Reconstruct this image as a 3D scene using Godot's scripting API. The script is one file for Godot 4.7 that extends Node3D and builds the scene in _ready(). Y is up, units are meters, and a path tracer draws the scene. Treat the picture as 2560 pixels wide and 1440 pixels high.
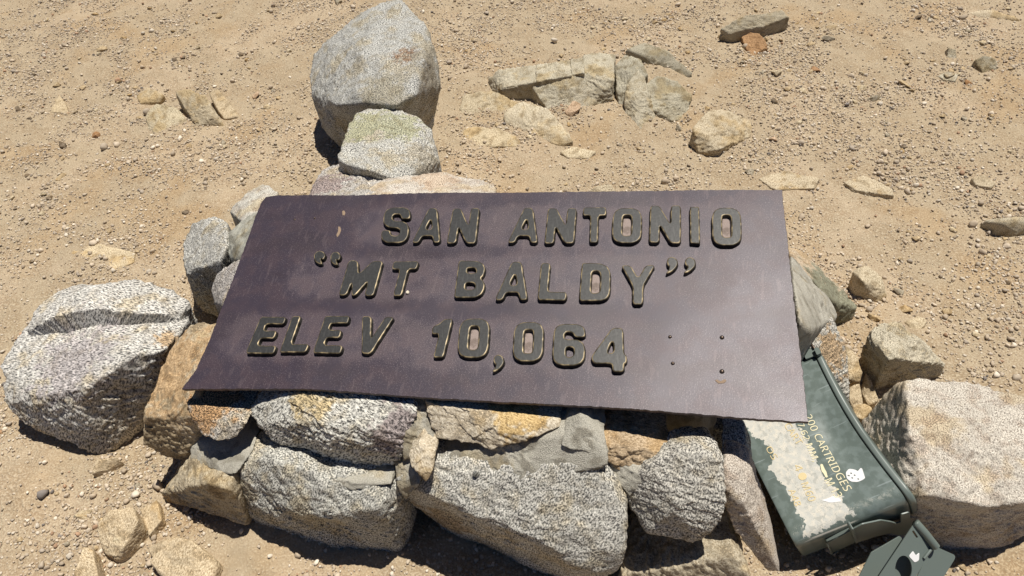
extends Node3D
# A weathered bronze summit plaque on a low cairn of mortared granite, dirt and gravel around it.
# Places come from the lens: g(x, y, h) is the point of the sight line through photo pixel (x, y) at height h,
# w(x, y, off) the point where it meets the upright plane of the cairn's front, moved off metres outward.

const EYE := Vector3(0.0, 1.1454, 0.0)
const LENS := 1721.0
const RIGHT := Vector3(0.99624, -0.060057, 0.062433)
const UPWARD := Vector3(0.08663, 0.690656, -0.717976)
const BACKWARD := Vector3(0.0, 0.720685, 0.693263)
const FRONT_AT := Vector3(0.0, 0.0, -0.565)
const FRONT_N := Vector3(-0.22192, 0.0, 0.97506)
const PLAQUE_AT := Vector3(-0.0433, 0.33392, -0.78529)
const PLAQUE_N := Vector3(-0.11653, 0.98291, 0.14253)
const PLAQUE_X := Vector3(0.97214, 0.08349, 0.21905)
const PLAQUE_Y := Vector3(0.20341, 0.16409, -0.96525)

var mats := {}
var spheres := {}
var big := FastNoiseLite.new()
var mid := FastNoiseLite.new()
var fine := FastNoiseLite.new()
var chip := FastNoiseLite.new()
var ground_noise := FastNoiseLite.new()
var used := {}
var rng := RandomNumberGenerator.new()
var banks: Array[Vector3] = []        # dirt heaped against the outcrop: x, height, z
var feet: Array[Vector3] = []         # where stones meet the dirt


# ---------------------------------------------------------------- places
func sight(x: float, y: float) -> Vector3:
	return RIGHT * (x - 1280.0) + UPWARD * (720.0 - y) - BACKWARD * LENS

func g(x: float, y: float, h: float) -> Vector3:
	var r := sight(x, y)
	return EYE + r * ((h - EYE.y) / r.y)

func on_plane(x: float, y: float, at: Vector3, n: Vector3) -> Vector3:
	var r := sight(x, y)
	return EYE + r * ((at - EYE).dot(n) / r.dot(n))

func w(x: float, y: float, off: float) -> Vector3:
	return on_plane(x, y, FRONT_AT + FRONT_N * off, FRONT_N)

func ground_points(a: Array) -> Array:
	var out := []
	for i in range(0, a.size(), 3):
		out.append(g(a[i], a[i + 1], a[i + 2]))
	return out

func wall_points(a: Array) -> Array:
	var out := []
	for i in range(0, a.size(), 3):
		out.append(w(a[i], a[i + 1], a[i + 2]))
	return out

func middle(pts: Array) -> Vector3:
	var c := Vector3.ZERO
	for p in pts:
		c += p
	return c / pts.size()

func rooted(pts: Array, shrink: float, y: float) -> Array:      # the same outline again, lower and smaller
	var c := middle(pts)
	var out := pts.duplicate()
	for p in pts:
		out.append(Vector3(lerpf(c.x, p.x, shrink), y, lerpf(c.z, p.z, shrink)))
	return out

func deepened(pts: Array, deep: float, shrink: float) -> Array:  # the same outline again, further into the cairn
	var c := middle(pts)
	var out := pts.duplicate()
	for p in pts:
		out.append(c.lerp(p, shrink) - FRONT_N * deep)
	return out


# ---------------------------------------------------------------- naming
func numbered(called: String) -> String:
	used[called] = used.get(called, 0) + 1
	return called if used[called] == 1 else "%s_%03d" % [called, used[called] - 1]

func tag(o: Node3D, label: String, category: String, group := "", kind := "") -> Node3D:
	if label:
		o.set_meta("label", label)
	if category:
		o.set_meta("category", category)
	if group:
		o.set_meta("group", group)
	if kind:
		o.set_meta("kind", kind)
	return o

func put(called: String, mesh: Mesh, mat: Material, parent: Node3D, xf := Transform3D.IDENTITY) -> MeshInstance3D:
	var o := MeshInstance3D.new()
	o.name = numbered(called) if parent == self else called
	o.mesh = mesh
	for i in mesh.get_surface_count():
		mesh.surface_set_material(i, mat)
	o.transform = xf
	parent.add_child(o, true)
	return o

func thing(called: String, label: String, category: String, group := "") -> Node3D:
	var o := Node3D.new()
	o.name = numbered(called)
	add_child(o, true)
	tag(o, label, category, group)
	return o


# ---------------------------------------------------------------- textures
func noise_image(side: int, freq: float, sd: int, stretch := 1.0, octaves := 3, kind := FastNoiseLite.TYPE_SIMPLEX_SMOOTH) -> PackedByteArray:
	var n := FastNoiseLite.new()
	n.noise_type = kind
	n.seed = sd
	n.frequency = freq
	n.fractal_type = FastNoiseLite.FRACTAL_FBM if octaves > 1 else FastNoiseLite.FRACTAL_NONE
	n.fractal_octaves = octaves
	var im := n.get_seamless_image(side, int(side / stretch), false, false, 0.12)
	if stretch != 1.0:
		im.resize(side, side, Image.INTERPOLATE_CUBIC)
	im.convert(Image.FORMAT_L8)
	return im.get_data()

func texture_of(data: PackedByteArray, side: int, format := Image.FORMAT_RGB8) -> ImageTexture:
	return ImageTexture.create_from_image(Image.create_from_data(side, side, false, format, data))

func to_byte(v: float) -> int:
	return int(clampf(v, 0.0, 1.0) * 255.0)

# speckled stone: dark grains, grey grains and light grains, sharply parted, over slow patches
func stone_texture(side: int, sd: int, stretch: float, freq: float, dark: Color, grey: Color, light: Color, dark_share: float, light_share: float, warm: Color, warm_share: float) -> Array:
	var a := noise_image(side, freq, sd, stretch, 2)
	var b := noise_image(side, freq * 1.9, sd + 1, stretch, 2)
	var c := noise_image(side, 0.012, sd + 2, 1.0, 3)
	var f := noise_image(side, 0.35, sd + 3, 1.0, 1)
	var out := PackedByteArray()
	out.resize(side * side * 3)
	var rough := PackedByteArray()
	rough.resize(side * side)
	for i in side * side:
		var u: float = a[i] / 255.0
		var v: float = b[i] / 255.0
		var patch: float = (c[i] / 255.0 - 0.5) * 0.35
		var d := smoothstep(dark_share + 0.05, dark_share - 0.05, u * 0.6 + v * 0.4 + patch * 0.5)
		var l := smoothstep(1.0 - light_share - 0.05, 1.0 - light_share + 0.05, v * 0.55 + u * 0.45 - patch * 0.4)
		var col := grey.lerp(light, l).lerp(dark, d)
		col = col.lerp(warm * (0.55 + 0.6 * l) * (1.0 - 0.6 * d), smoothstep(0.5, 0.8, c[i] / 255.0) * warm_share)
		var k := 0.86 + 0.28 * f[i] / 255.0
		out[i * 3] = to_byte(col.r * k)
		out[i * 3 + 1] = to_byte(col.g * k)
		out[i * 3 + 2] = to_byte(col.b * k)
		rough[i] = to_byte(0.35 + 0.35 * l - 0.25 * d + 0.35 * (f[i] / 255.0 - 0.5) + 0.3 * (u - 0.5))
	return [texture_of(out, side), texture_of(rough, side, Image.FORMAT_L8)]

func stone_material(called: String, tex: Array, per_metre: float, relief: float) -> void:
	var m := StandardMaterial3D.new()
	m.resource_name = called
	m.albedo_texture = tex[0]
	m.vertex_color_use_as_albedo = true
	m.roughness = 0.86
	m.metallic_specular = 0.35
	m.uv1_triplanar = true
	m.uv1_triplanar_sharpness = 4.0
	m.uv1_scale = Vector3.ONE * per_metre
	m.heightmap_enabled = true
	m.heightmap_texture = tex[1]
	m.heightmap_scale = relief
	mats[called] = m

func make_materials() -> void:
	var s := 1024
	stone_material("granite", stone_texture(s, 11, 1.5, 0.15, Color(0.33, 0.33, 0.325), Color(0.64, 0.637, 0.615), Color(0.91, 0.90, 0.87), 0.41, 0.48, Color(0.80, 0.76, 0.68), 0.5), 2.0, 0.05)
	stone_material("gneiss", stone_texture(s, 23, 2.8, 0.13, Color(0.34, 0.34, 0.335), Color(0.66, 0.655, 0.635), Color(0.92, 0.91, 0.88), 0.40, 0.50, Color(0.78, 0.74, 0.67), 0.4), 2.0, 0.06)
	stone_material("pink_granite", stone_texture(s, 37, 1.3, 0.18, Color(0.48, 0.45, 0.42), Color(0.705, 0.68, 0.645), Color(0.90, 0.88, 0.84), 0.36, 0.48, Color(0.80, 0.72, 0.65), 0.5), 2.0, 0.06)
	stone_material("tan_stone", stone_texture(s, 51, 1.6, 0.13, Color(0.58, 0.53, 0.45), Color(0.75, 0.71, 0.63), Color(0.87, 0.84, 0.77), 0.33, 0.42, Color(0.79, 0.70, 0.56), 0.5), 2.0, 0.06)
	stone_material("weathered", stone_texture(s, 83, 1.4, 0.19, Color(0.49, 0.47, 0.42), Color(0.69, 0.665, 0.60), Color(0.86, 0.83, 0.76), 0.38, 0.44, Color(0.78, 0.71, 0.58), 0.6), 2.0, 0.06)
	stone_material("mortar", stone_texture(512, 67, 1.0, 0.2, Color(0.56, 0.55, 0.51), Color(0.69, 0.68, 0.64), Color(0.79, 0.77, 0.73), 0.36, 0.36, Color(0.72, 0.68, 0.60), 0.5), 4.0, 0.09)
	make_dirt()

func make_dirt() -> void:
	var side := 1536
	var grit := noise_image(side, 0.16, 201, 1.0, 2)
	var clod := noise_image(side, 0.055, 202, 1.0, 3)
	var patch := noise_image(side, 0.006, 203, 1.0, 4)
	var bits := noise_image(side, 0.09, 204, 1.0, 1, FastNoiseLite.TYPE_CELLULAR)
	var out := PackedByteArray()
	out.resize(side * side * 3)
	var relief := PackedByteArray()
	relief.resize(side * side)
	for i in side * side:
		var a: float = grit[i] / 255.0
		var b: float = clod[i] / 255.0
		var p: float = patch[i] / 255.0
		var cell: float = bits[i] / 255.0
		var stone := smoothstep(0.42, 0.2, cell) * smoothstep(0.42, 0.62, b * 0.6 + p * 0.4)
		var col := Color(0.675, 0.61, 0.515).lerp(Color(0.63, 0.555, 0.455), smoothstep(0.4, 0.62, p))
		col = col.lerp(Color(0.775, 0.725, 0.63), smoothstep(0.56, 0.72, a) * 0.7)
		col = col.lerp(Color(0.56, 0.48, 0.39), smoothstep(0.42, 0.28, a) * 0.5)
		col = col.lerp(Color(0.80, 0.745, 0.65), stone * 0.55)
		out[i * 3] = to_byte(col.r)
		out[i * 3 + 1] = to_byte(col.g)
		out[i * 3 + 2] = to_byte(col.b)
		relief[i] = to_byte(0.35 * a + 0.3 * b + 0.4 * stone)
	var m := StandardMaterial3D.new()
	m.resource_name = "dirt"
	m.albedo_texture = texture_of(out, side)
	m.vertex_color_use_as_albedo = true
	m.roughness = 0.95
	m.metallic_specular = 0.25
	m.uv1_triplanar = true
	m.uv1_world_triplanar = true
	m.uv1_scale = Vector3.ONE / 1.15
	m.heightmap_enabled = true
	m.heightmap_texture = texture_of(relief, side, Image.FORMAT_L8)
	m.heightmap_scale = 0.3
	mats["dirt"] = m
	var p := StandardMaterial3D.new()
	p.resource_name = "pebble_stone"
	p.vertex_color_use_as_albedo = true
	p.roughness = 0.85
	p.metallic_specular = 0.3
	mats["pebble"] = p


# ---------------------------------------------------------------- stones
func sphere(level: int) -> Array:
	if spheres.has(level):
		return spheres[level]
	var v := PackedVector3Array()
	var t := PackedInt32Array()
	if level == 0:
		var q := (1.0 + sqrt(5.0)) / 2.0
		for p in [[-1, q, 0], [1, q, 0], [-1, -q, 0], [1, -q, 0], [0, -1, q], [0, 1, q], [0, -1, -q], [0, 1, -q], [q, 0, -1], [q, 0, 1], [-q, 0, -1], [-q, 0, 1]]:
			v.append(Vector3(p[0], p[1], p[2]).normalized())
		for f in [[0, 11, 5], [0, 5, 1], [0, 1, 7], [0, 7, 10], [0, 10, 11], [1, 5, 9], [5, 11, 4], [11, 10, 2], [10, 7, 6], [7, 1, 8], [3, 9, 4], [3, 4, 2], [3, 2, 6], [3, 6, 8], [3, 8, 9], [4, 9, 5], [2, 4, 11], [6, 2, 10], [8, 6, 7], [9, 8, 1]]:
			t.append_array([f[0], f[2], f[1]])       # front faces run clockwise
	else:
		var from := sphere(level - 1)
		v = from[0].duplicate()
		var old: PackedInt32Array = from[1]
		var halves := {}
		for i in range(0, old.size(), 3):
			var m := [0, 0, 0]
			for e in 3:
				var a := old[i + e]
				var b := old[i + (e + 1) % 3]
				var key := mini(a, b) * 1000000 + maxi(a, b)
				if not halves.has(key):
					halves[key] = v.size()
					v.append((v[a] + v[b]).normalized())
				m[e] = halves[key]
			t.append_array([old[i], m[0], m[2], old[i + 1], m[1], m[0], old[i + 2], m[2], m[1], m[0], m[1], m[2]])
	spheres[level] = [v, t]
	return spheres[level]

func hull_planes(pts: Array) -> Array:              # [normals, offsets] of the convex hull, outward
	var normals := PackedVector3Array()
	var offs := PackedFloat32Array()
	var n := pts.size()
	for i in n:
		for j in range(i + 1, n):
			for k in range(j + 1, n):
				var a: Vector3 = pts[i]
				var q: Vector3 = (pts[j] - a).cross(pts[k] - a)
				var l := q.length()
				if l < 1e-7:
					continue
				q /= l
				var lo := false
				var hi := false
				for m in n:
					var s: float = q.dot(pts[m] - a)
					if s > 1e-5:
						hi = true
					elif s < -1e-5:
						lo = true
					if hi and lo:
						break
				if hi and lo:
					continue
				if hi:
					q = -q
				var again := false
				for m in normals.size():
					if normals[m].dot(q) > 0.9995:
						again = true
						break
				if not again:
					normals.append(q)
					offs.append(q.dot(a))
	return [normals, offs]

func normals_of(v: PackedVector3Array, t: PackedInt32Array) -> PackedVector3Array:
	var out := PackedVector3Array()
	out.resize(v.size())
	for i in range(0, t.size(), 3):
		var q := (v[t[i + 2]] - v[t[i]]).cross(v[t[i + 1]] - v[t[i]])
		out[t[i]] += q
		out[t[i + 1]] += q
		out[t[i + 2]] += q
	for i in out.size():
		out[i] = out[i].normalized()
	return out

func mesh_of(v: PackedVector3Array, t: PackedInt32Array, n: PackedVector3Array, c := PackedColorArray(), uv := PackedVector2Array()) -> ArrayMesh:
	var a := []
	a.resize(Mesh.ARRAY_MAX)
	a[Mesh.ARRAY_VERTEX] = v
	a[Mesh.ARRAY_INDEX] = t
	a[Mesh.ARRAY_NORMAL] = n
	if c.size():
		a[Mesh.ARRAY_COLOR] = c
	if uv.size():
		a[Mesh.ARRAY_TEX_UV] = uv
	var m := ArrayMesh.new()
	m.add_surface_from_arrays(Mesh.PRIMITIVE_TRIANGLES, a)
	return m

# A stone: the hulls' union as seen from their middle, edges rounded, broken up by noise of several sizes.
# o: mat, tint, level, round (m), rough (times), grain (foliation depth times), chips, stains [[place, radius, colour], ...], seed
func stone(called: String, hulls: Array, o: Dictionary, parent: Node3D) -> MeshInstance3D:
	var sd: int = o.get("seed", used.size() * 7 + parent.get_child_count() * 13 + 5)
	rng.seed = sd * 977 + 3
	var c: Vector3 = o.get("centre", middle(hulls[0]))
	var lo: Vector3 = hulls[0][0]
	var hi := lo
	var sets := []
	var depth: float = o.get("cut", 0.075)
	for h in hulls:
		for p in h:
			lo = lo.min(p)
			hi = hi.max(p)
			if p.y < 0.012 and p.y > -0.02:
				feet.append(p)
		var cut := hull_planes(h)
		for k in int(o.get("facets", 12)):
			var q := Vector3(rng.randfn(), rng.randfn() + 0.3, rng.randfn()).normalized()
			var far := -9.0
			for p in h:
				far = maxf(far, q.dot(p))
			cut[0].append(q)
			cut[1].append(far - rng.randf_range(0.005, depth) * (far - q.dot(c)))
		sets.append(cut)
	var ext := (hi - lo) * 0.5
	var size := ext.length()
	var turn := Basis.from_euler(Vector3(rng.randf_range(-0.5, 0.5), rng.randf_range(-3, 3), rng.randf_range(-0.5, 0.5)))
	var axis := turn * Vector3(0, 1, 0.35).normalized()
	var rounding: float = o.get("round", 0.008)
	var rough: float = o.get("rough", 1.0)
	var grain: float = o.get("grain", 0.8)
	var chips: float = o.get("chips", 0.7)
	var layers: float = o.get("layers", 0.9)
	var weather: float = o.get("weather", 1.0)
	var tint: Color = o.get("tint", Color(1, 1, 1))
	var stains: Array = o.get("stains", [])
	var level: int = o.get("level", 5)
	var ball := sphere(level)
	var dirs: PackedVector3Array = ball[0]
	var v := PackedVector3Array()
	v.resize(dirs.size())
	var col := PackedColorArray()
	col.resize(dirs.size())
	var shift := Vector3(sd * 1.37, sd * 0.71, sd * 2.11)
	var a_big := minf(0.008, size * 0.05) * rough
	var a_mid := minf(0.0034, size * 0.025) * rough
	var a_fine := minf(0.0011, size * 0.012) * rough
	var back := turn.transposed()
	for i in dirs.size():
		var d := (dirs[i] * ext).normalized()
		var r := 0.0
		for s in sets:
			var n: PackedVector3Array = s[0]
			var f: PackedFloat32Array = s[1]
			var t1 := 99.0
			var t2 := 99.0
			var enter := 0.0
			for k in n.size():
				var along := n[k].dot(d)
				var gap := f[k] - n[k].dot(c)
				if along > 1e-5:
					var t := gap / along
					if t < t1:
						t2 = t1
						t1 = t
					elif t < t2:
						t2 = t
				elif gap < 0.0 and along < -1e-5:
					enter = maxf(enter, gap / along)
				elif gap < 0.0:
					t1 = -1.0
			if t1 <= enter:
				continue
			var q := maxf(rounding - (t2 - t1), 0.0) / rounding
			r = maxf(r, t1 - q * q * rounding * 0.25)
		r = maxf(r, 0.004)
		var p := c + d * r
		var s3 := p + shift
		var m := big.get_noise_3dv(s3 * 9.0) * a_big + (0.4 - absf(mid.get_noise_3dv(s3 * 30.0))) * a_mid * 1.3
		m += fine.get_noise_3dv(s3 * 120.0) * a_fine
		if grain > 0.0:
			m += mid.get_noise_3dv((s3 + axis * s3.dot(axis) * 3.0) * 34.0) * a_mid * grain * 0.8
		if layers > 0.0:                                   # ledges where the rock has split along its layers
			var st: float = s3.dot(axis) * 38.0 + big.get_noise_3dv(s3 * 7.0) * 2.2
			m += (absf(fposmod(st, 1.0) - 0.85) - 0.5) * a_mid * layers * smoothstep(-0.15, 0.25, big.get_noise_3dv(s3 * 11.0 + Vector3(9, 2, 4)))
		if chips > 0.0:
			m -= maxf(chip.get_noise_3dv(s3 * 22.0 + Vector3.ONE * big.get_noise_3dv(s3 * 20.0)) + 0.25, 0.0) * a_mid * chips * 2.2
		p += d * m
		v[i] = back * (p - c)
		var k := 0.93 + 0.12 * big.get_noise_3dv(s3 * 14.0) + 0.06 * mid.get_noise_3dv(s3 * 45.0)
		var age := smoothstep(0.05, 0.5, big.get_noise_3dv(s3 * 9.0 + Vector3(2, 8, 5)) + 0.4 * mid.get_noise_3dv(s3 * 40.0)) * weather
		var cc := Color(tint.r * k * (1.0 - 0.06 * age), tint.g * k * (1.0 - 0.14 * age), tint.b * k * (1.0 - 0.28 * age))
		for st in stains:
			var near: float = 1.0 - p.distance_to(st[0]) / st[1]
			var e := near + 0.55 * mid.get_noise_3dv(s3 * 26.0) + 0.35 * fine.get_noise_3dv(s3 * 90.0)
			cc = cc.lerp(Color(st[2].r * k, st[2].g * k, st[2].b * k), smoothstep(0.05, 0.4, e))
		col[i] = cc
	var tri: PackedInt32Array = ball[1]
	return put(called, mesh_of(v, tri, normals_of(v, tri), col), mats[o.get("mat", "granite")], parent, Transform3D(turn, c))

func loose(called: String, label: String, category: String, hulls: Array, o: Dictionary, group := "") -> MeshInstance3D:
	var s := stone(called, hulls, o, self)
	tag(s, label, category, group)
	return s

func small_shape(sd: int, flat: float) -> Array:     # points of an angular pebble about 1 across
	rng.seed = sd
	var pts := []
	for i in 13:
		var p := Vector3(rng.randfn(), rng.randfn(), rng.randfn()).normalized() * rng.randf_range(0.4, 0.54)
		pts.append(Vector3(p.x * 1.15, p.y * flat, p.z * 0.9))
	return pts


# ---------------------------------------------------------------- ground
func ground_height(x: float, z: float) -> float:
	var p := Vector3(x, 0, z)
	var h := ground_noise.get_noise_3dv(p * 1.1) * 0.022 + ground_noise.get_noise_3dv(p * 5.0 + Vector3(7, 0, 3)) * 0.009
	h += mid.get_noise_3dv(p * 17.0) * 0.0035
	for b in banks:
		var d := Vector2(x - b.x, (z - b.z)).length_squared()
		h += b.y * exp(-d / 0.035)
	return h

func make_ground() -> void:
	var xs := PackedFloat32Array()
	var zs := PackedFloat32Array()
	var out := [120.0, 60.0, 30.0, 16.0, 9.0, 5.5, 4.0, 3.2, 2.8]
	for d in out:
		xs.append(-d)
	for i in 561:
		xs.append(-2.5 + i * 0.0085)
	for k in out.size():
		xs.append(out[out.size() - 1 - k])
	for d in out:
		zs.append(-d - 1.0)
	for i in 401:
		zs.append(-3.55 + i * 0.0085)
	for k in out.size():
		zs.append(out[out.size() - 1 - k] - 2.4)
	var nx := xs.size()
	var nz := zs.size()
	var v := PackedVector3Array()
	var col := PackedColorArray()
	v.resize(nx * nz)
	col.resize(nx * nz)
	for j in nz:
		for i in nx:
			var x := xs[i]
			var z := zs[j]
			var p := Vector3(x, 0, z)
			var h := ground_height(x, z)
			var lump := fine.get_noise_3dv(p * 60.0)
			h += lump * 0.0022
			v[j * nx + i] = Vector3(x, h, z)
			var warm := smoothstep(0.05, 0.5, big.get_noise_3dv(p * 3.0 + Vector3(3, 1, 9)) + 0.25 * mid.get_noise_3dv(p * 12.0))
			var pale := smoothstep(0.0, 0.45, big.get_noise_3dv(p * 2.2 + Vector3(31, 4, 2)) + 0.3 * mid.get_noise_3dv(p * 15.0))
			var c := Color(0.88, 0.88, 0.86).lerp(Color(0.88, 0.79, 0.66), warm * 0.6).lerp(Color(0.99, 0.98, 0.97), pale * 0.7)
			var k := 1.0 + 0.1 * mid.get_noise_3dv(p * 40.0)
			col[j * nx + i] = Color(c.r * k, c.g * k, c.b * k)
	var t := PackedInt32Array()
	t.resize((nx - 1) * (nz - 1) * 6)
	var at := 0
	for j in nz - 1:
		for i in nx - 1:
			var a := j * nx + i
			t[at] = a
			t[at + 1] = a + 1
			t[at + 2] = a + nx
			t[at + 3] = a + 1
			t[at + 4] = a + nx + 1
			t[at + 5] = a + nx
			at += 6
	var o := put("ground", mesh_of(v, t, normals_of(v, t), col), mats.dirt, self)
	tag(o, "tan dirt of the summit strewn with grit and small stones", "ground", "", "structure")

func pebble_mesh(level: int, sd: int, flat: float) -> ArrayMesh:
	var pts := small_shape(sd, flat)
	var planes := hull_planes(pts)
	var ball := sphere(level)
	var dirs: PackedVector3Array = ball[0]
	var v := PackedVector3Array()
	var n: PackedVector3Array = planes[0]
	var f: PackedFloat32Array = planes[1]
	for d in dirs:
		var t1 := 9.0
		for k in n.size():
			var along := n[k].dot(d)
			if along > 1e-4:
				t1 = minf(t1, f[k] / along)
		v.append(d * t1 * (1.0 + 0.12 * mid.get_noise_3dv(d * 3.0 + Vector3.ONE * sd)))
	return mesh_of(v, ball[1], normals_of(v, ball[1]))

func pebble_colour(r: float, k: float) -> Color:
	var c := Color(0.50, 0.395, 0.275)
	if r < 0.40:
		c = Color(0.46, 0.375, 0.275)
	elif r < 0.72:
		c = Color(0.55, 0.46, 0.35)
	elif r < 0.89:
		c = Color(0.68, 0.60, 0.485)
	elif r < 0.955:
		c = Color(0.46, 0.39, 0.31)
	elif r < 0.972:
		c = Color(0.21, 0.185, 0.165)
	else:
		c = Color(0.43, 0.28, 0.18)
	return Color(c.r * k, c.g * k, c.b * k)

func make_gravel() -> void:
	var root := Node3D.new()
	root.name = numbered("gravel")
	add_child(root, true)
	tag(root, "fine gravel and grit scattered all over the tan dirt", "gravel", "", "stuff")
	var r := RandomNumberGenerator.new()
	r.seed = 4242
	for kind in 7:
		var m := MultiMesh.new()
		m.transform_format = MultiMesh.TRANSFORM_3D
		m.use_colors = true
		m.mesh = pebble_mesh(1, 300 + kind, 0.6 + 0.06 * kind)
		m.mesh.surface_set_material(0, mats.pebble)
		var rows := []
		var tints := []
		while rows.size() < (15500 if kind < 6 else 9000):
			var x := r.randf_range(-2.4, 2.1)
			var z := -r.randf_range(0.3, 3.3)
			if kind == 6:                                # chips and grit that gather at the foot of the stones
				var f := feet[r.randi() % feet.size()]
				x = f.x + r.randfn(0.0, 0.028)
				z = f.z + r.randfn(0.0, 0.028)
			if absf(x) > 0.75 - 0.5 * z:
				continue
			var p := Vector3(x, 0, z)
			var dense := 0.38 + 1.5 * ground_noise.get_noise_3dv(p * 2.6 + Vector3(11, 0, 5)) + 0.5 * mid.get_noise_3dv(p * 9.0)
			dense = maxf(dense, 0.08)
			if kind < 6 and r.randf() > dense:
				continue
			var s := 0.0036 * exp(r.randfn(0.0, 0.48)) + 0.0012
			if r.randf() < 0.05:
				s *= r.randf_range(1.4, 2.3)
			var b := Basis.from_euler(Vector3(r.randf_range(-0.4, 0.4), r.randf_range(-PI, PI), r.randf_range(-0.4, 0.4))).scaled(Vector3.ONE * s)
			rows.append(Transform3D(b, Vector3(x, ground_height(x, z) + fine.get_noise_3dv(p * 60.0) * 0.0022 + s * 0.18, z)))
			tints.append(pebble_colour(r.randf(), r.randf_range(0.75, 1.15)))
		m.instance_count = rows.size()
		for i in rows.size():
			m.set_instance_transform(i, rows[i])
			m.set_instance_color(i, tints[i])
		var o := MultiMeshInstance3D.new()
		o.name = "grit"
		o.multimesh = m
		o.set_meta("kind", "stuff")
		root.add_child(o, true)


func _ready() -> void:
	# camera, sky, sun, exposure
	var cam := Camera3D.new()
	cam.name = "camera"
	cam.fov = rad_to_deg(2.0 * atan(720.0 / LENS))
	cam.near = 0.05
	cam.far = 400.0
	cam.transform = Transform3D(Basis(RIGHT, UPWARD, BACKWARD), EYE)
	add_child(cam)
	cam.current = true
	var sky := ProceduralSkyMaterial.new()
	sky.sky_top_color = Color(0.22, 0.36, 0.58)
	sky.sky_horizon_color = Color(0.60, 0.72, 0.86)
	sky.sky_curve = 0.12
	sky.ground_bottom_color = Color(0.42, 0.36, 0.28)
	sky.ground_horizon_color = Color(0.55, 0.52, 0.48)
	var env := Environment.new()
	env.background_mode = Environment.BG_SKY
	env.sky = Sky.new()
	env.sky.sky_material = sky
	env.background_energy_multiplier = 0.36
	env.tonemap_mode = Environment.TONE_MAPPER_LINEAR
	env.tonemap_exposure = 1.1
	env.sdfgi_enabled = true
	env.ssao_enabled = true
	env.ssil_enabled = true
	var we := WorldEnvironment.new()
	we.name = "environment"
	we.environment = env
	add_child(we)
	var sun := DirectionalLight3D.new()
	sun.name = "sun"
	sun.light_energy = 1.6
	sun.light_color = Color(1.0, 0.975, 0.935)
	sun.light_angular_distance = 0.5
	sun.shadow_enabled = true
	sun.basis = Basis.looking_at(-Vector3(0.18, 0.97, -0.16).normalized(), Vector3.UP)
	add_child(sun)

	big.seed = 3
	big.noise_type = FastNoiseLite.TYPE_SIMPLEX_SMOOTH
	big.frequency = 1.0
	big.fractal_octaves = 2
	mid.seed = 9
	mid.noise_type = FastNoiseLite.TYPE_SIMPLEX_SMOOTH
	mid.frequency = 1.0
	mid.fractal_octaves = 2
	fine.seed = 17
	fine.noise_type = FastNoiseLite.TYPE_SIMPLEX_SMOOTH
	fine.frequency = 1.0
	fine.fractal_type = FastNoiseLite.FRACTAL_NONE
	chip.seed = 29
	chip.noise_type = FastNoiseLite.TYPE_CELLULAR
	chip.frequency = 1.0
	chip.fractal_type = FastNoiseLite.FRACTAL_NONE
	chip.cellular_return_type = FastNoiseLite.RETURN_DISTANCE2_SUB
	ground_noise.seed = 41
	ground_noise.noise_type = FastNoiseLite.TYPE_SIMPLEX_SMOOTH
	ground_noise.frequency = 1.0
	ground_noise.fractal_octaves = 3

	for b in [[1400, 300, 0.008], [1600, 300, 0.006], [480, 330, 0.006], [2140, 850, 0.03]]:
		var at := g(b[0], b[1], 0.0)
		banks.append(Vector3(at.x, b[2], at.z))
	make_materials()
	make_ground()
	make_cairn()
	make_boulders()
	make_outcrop()
	make_plaque()
	make_can()
	make_stones()
	make_gravel()


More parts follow.
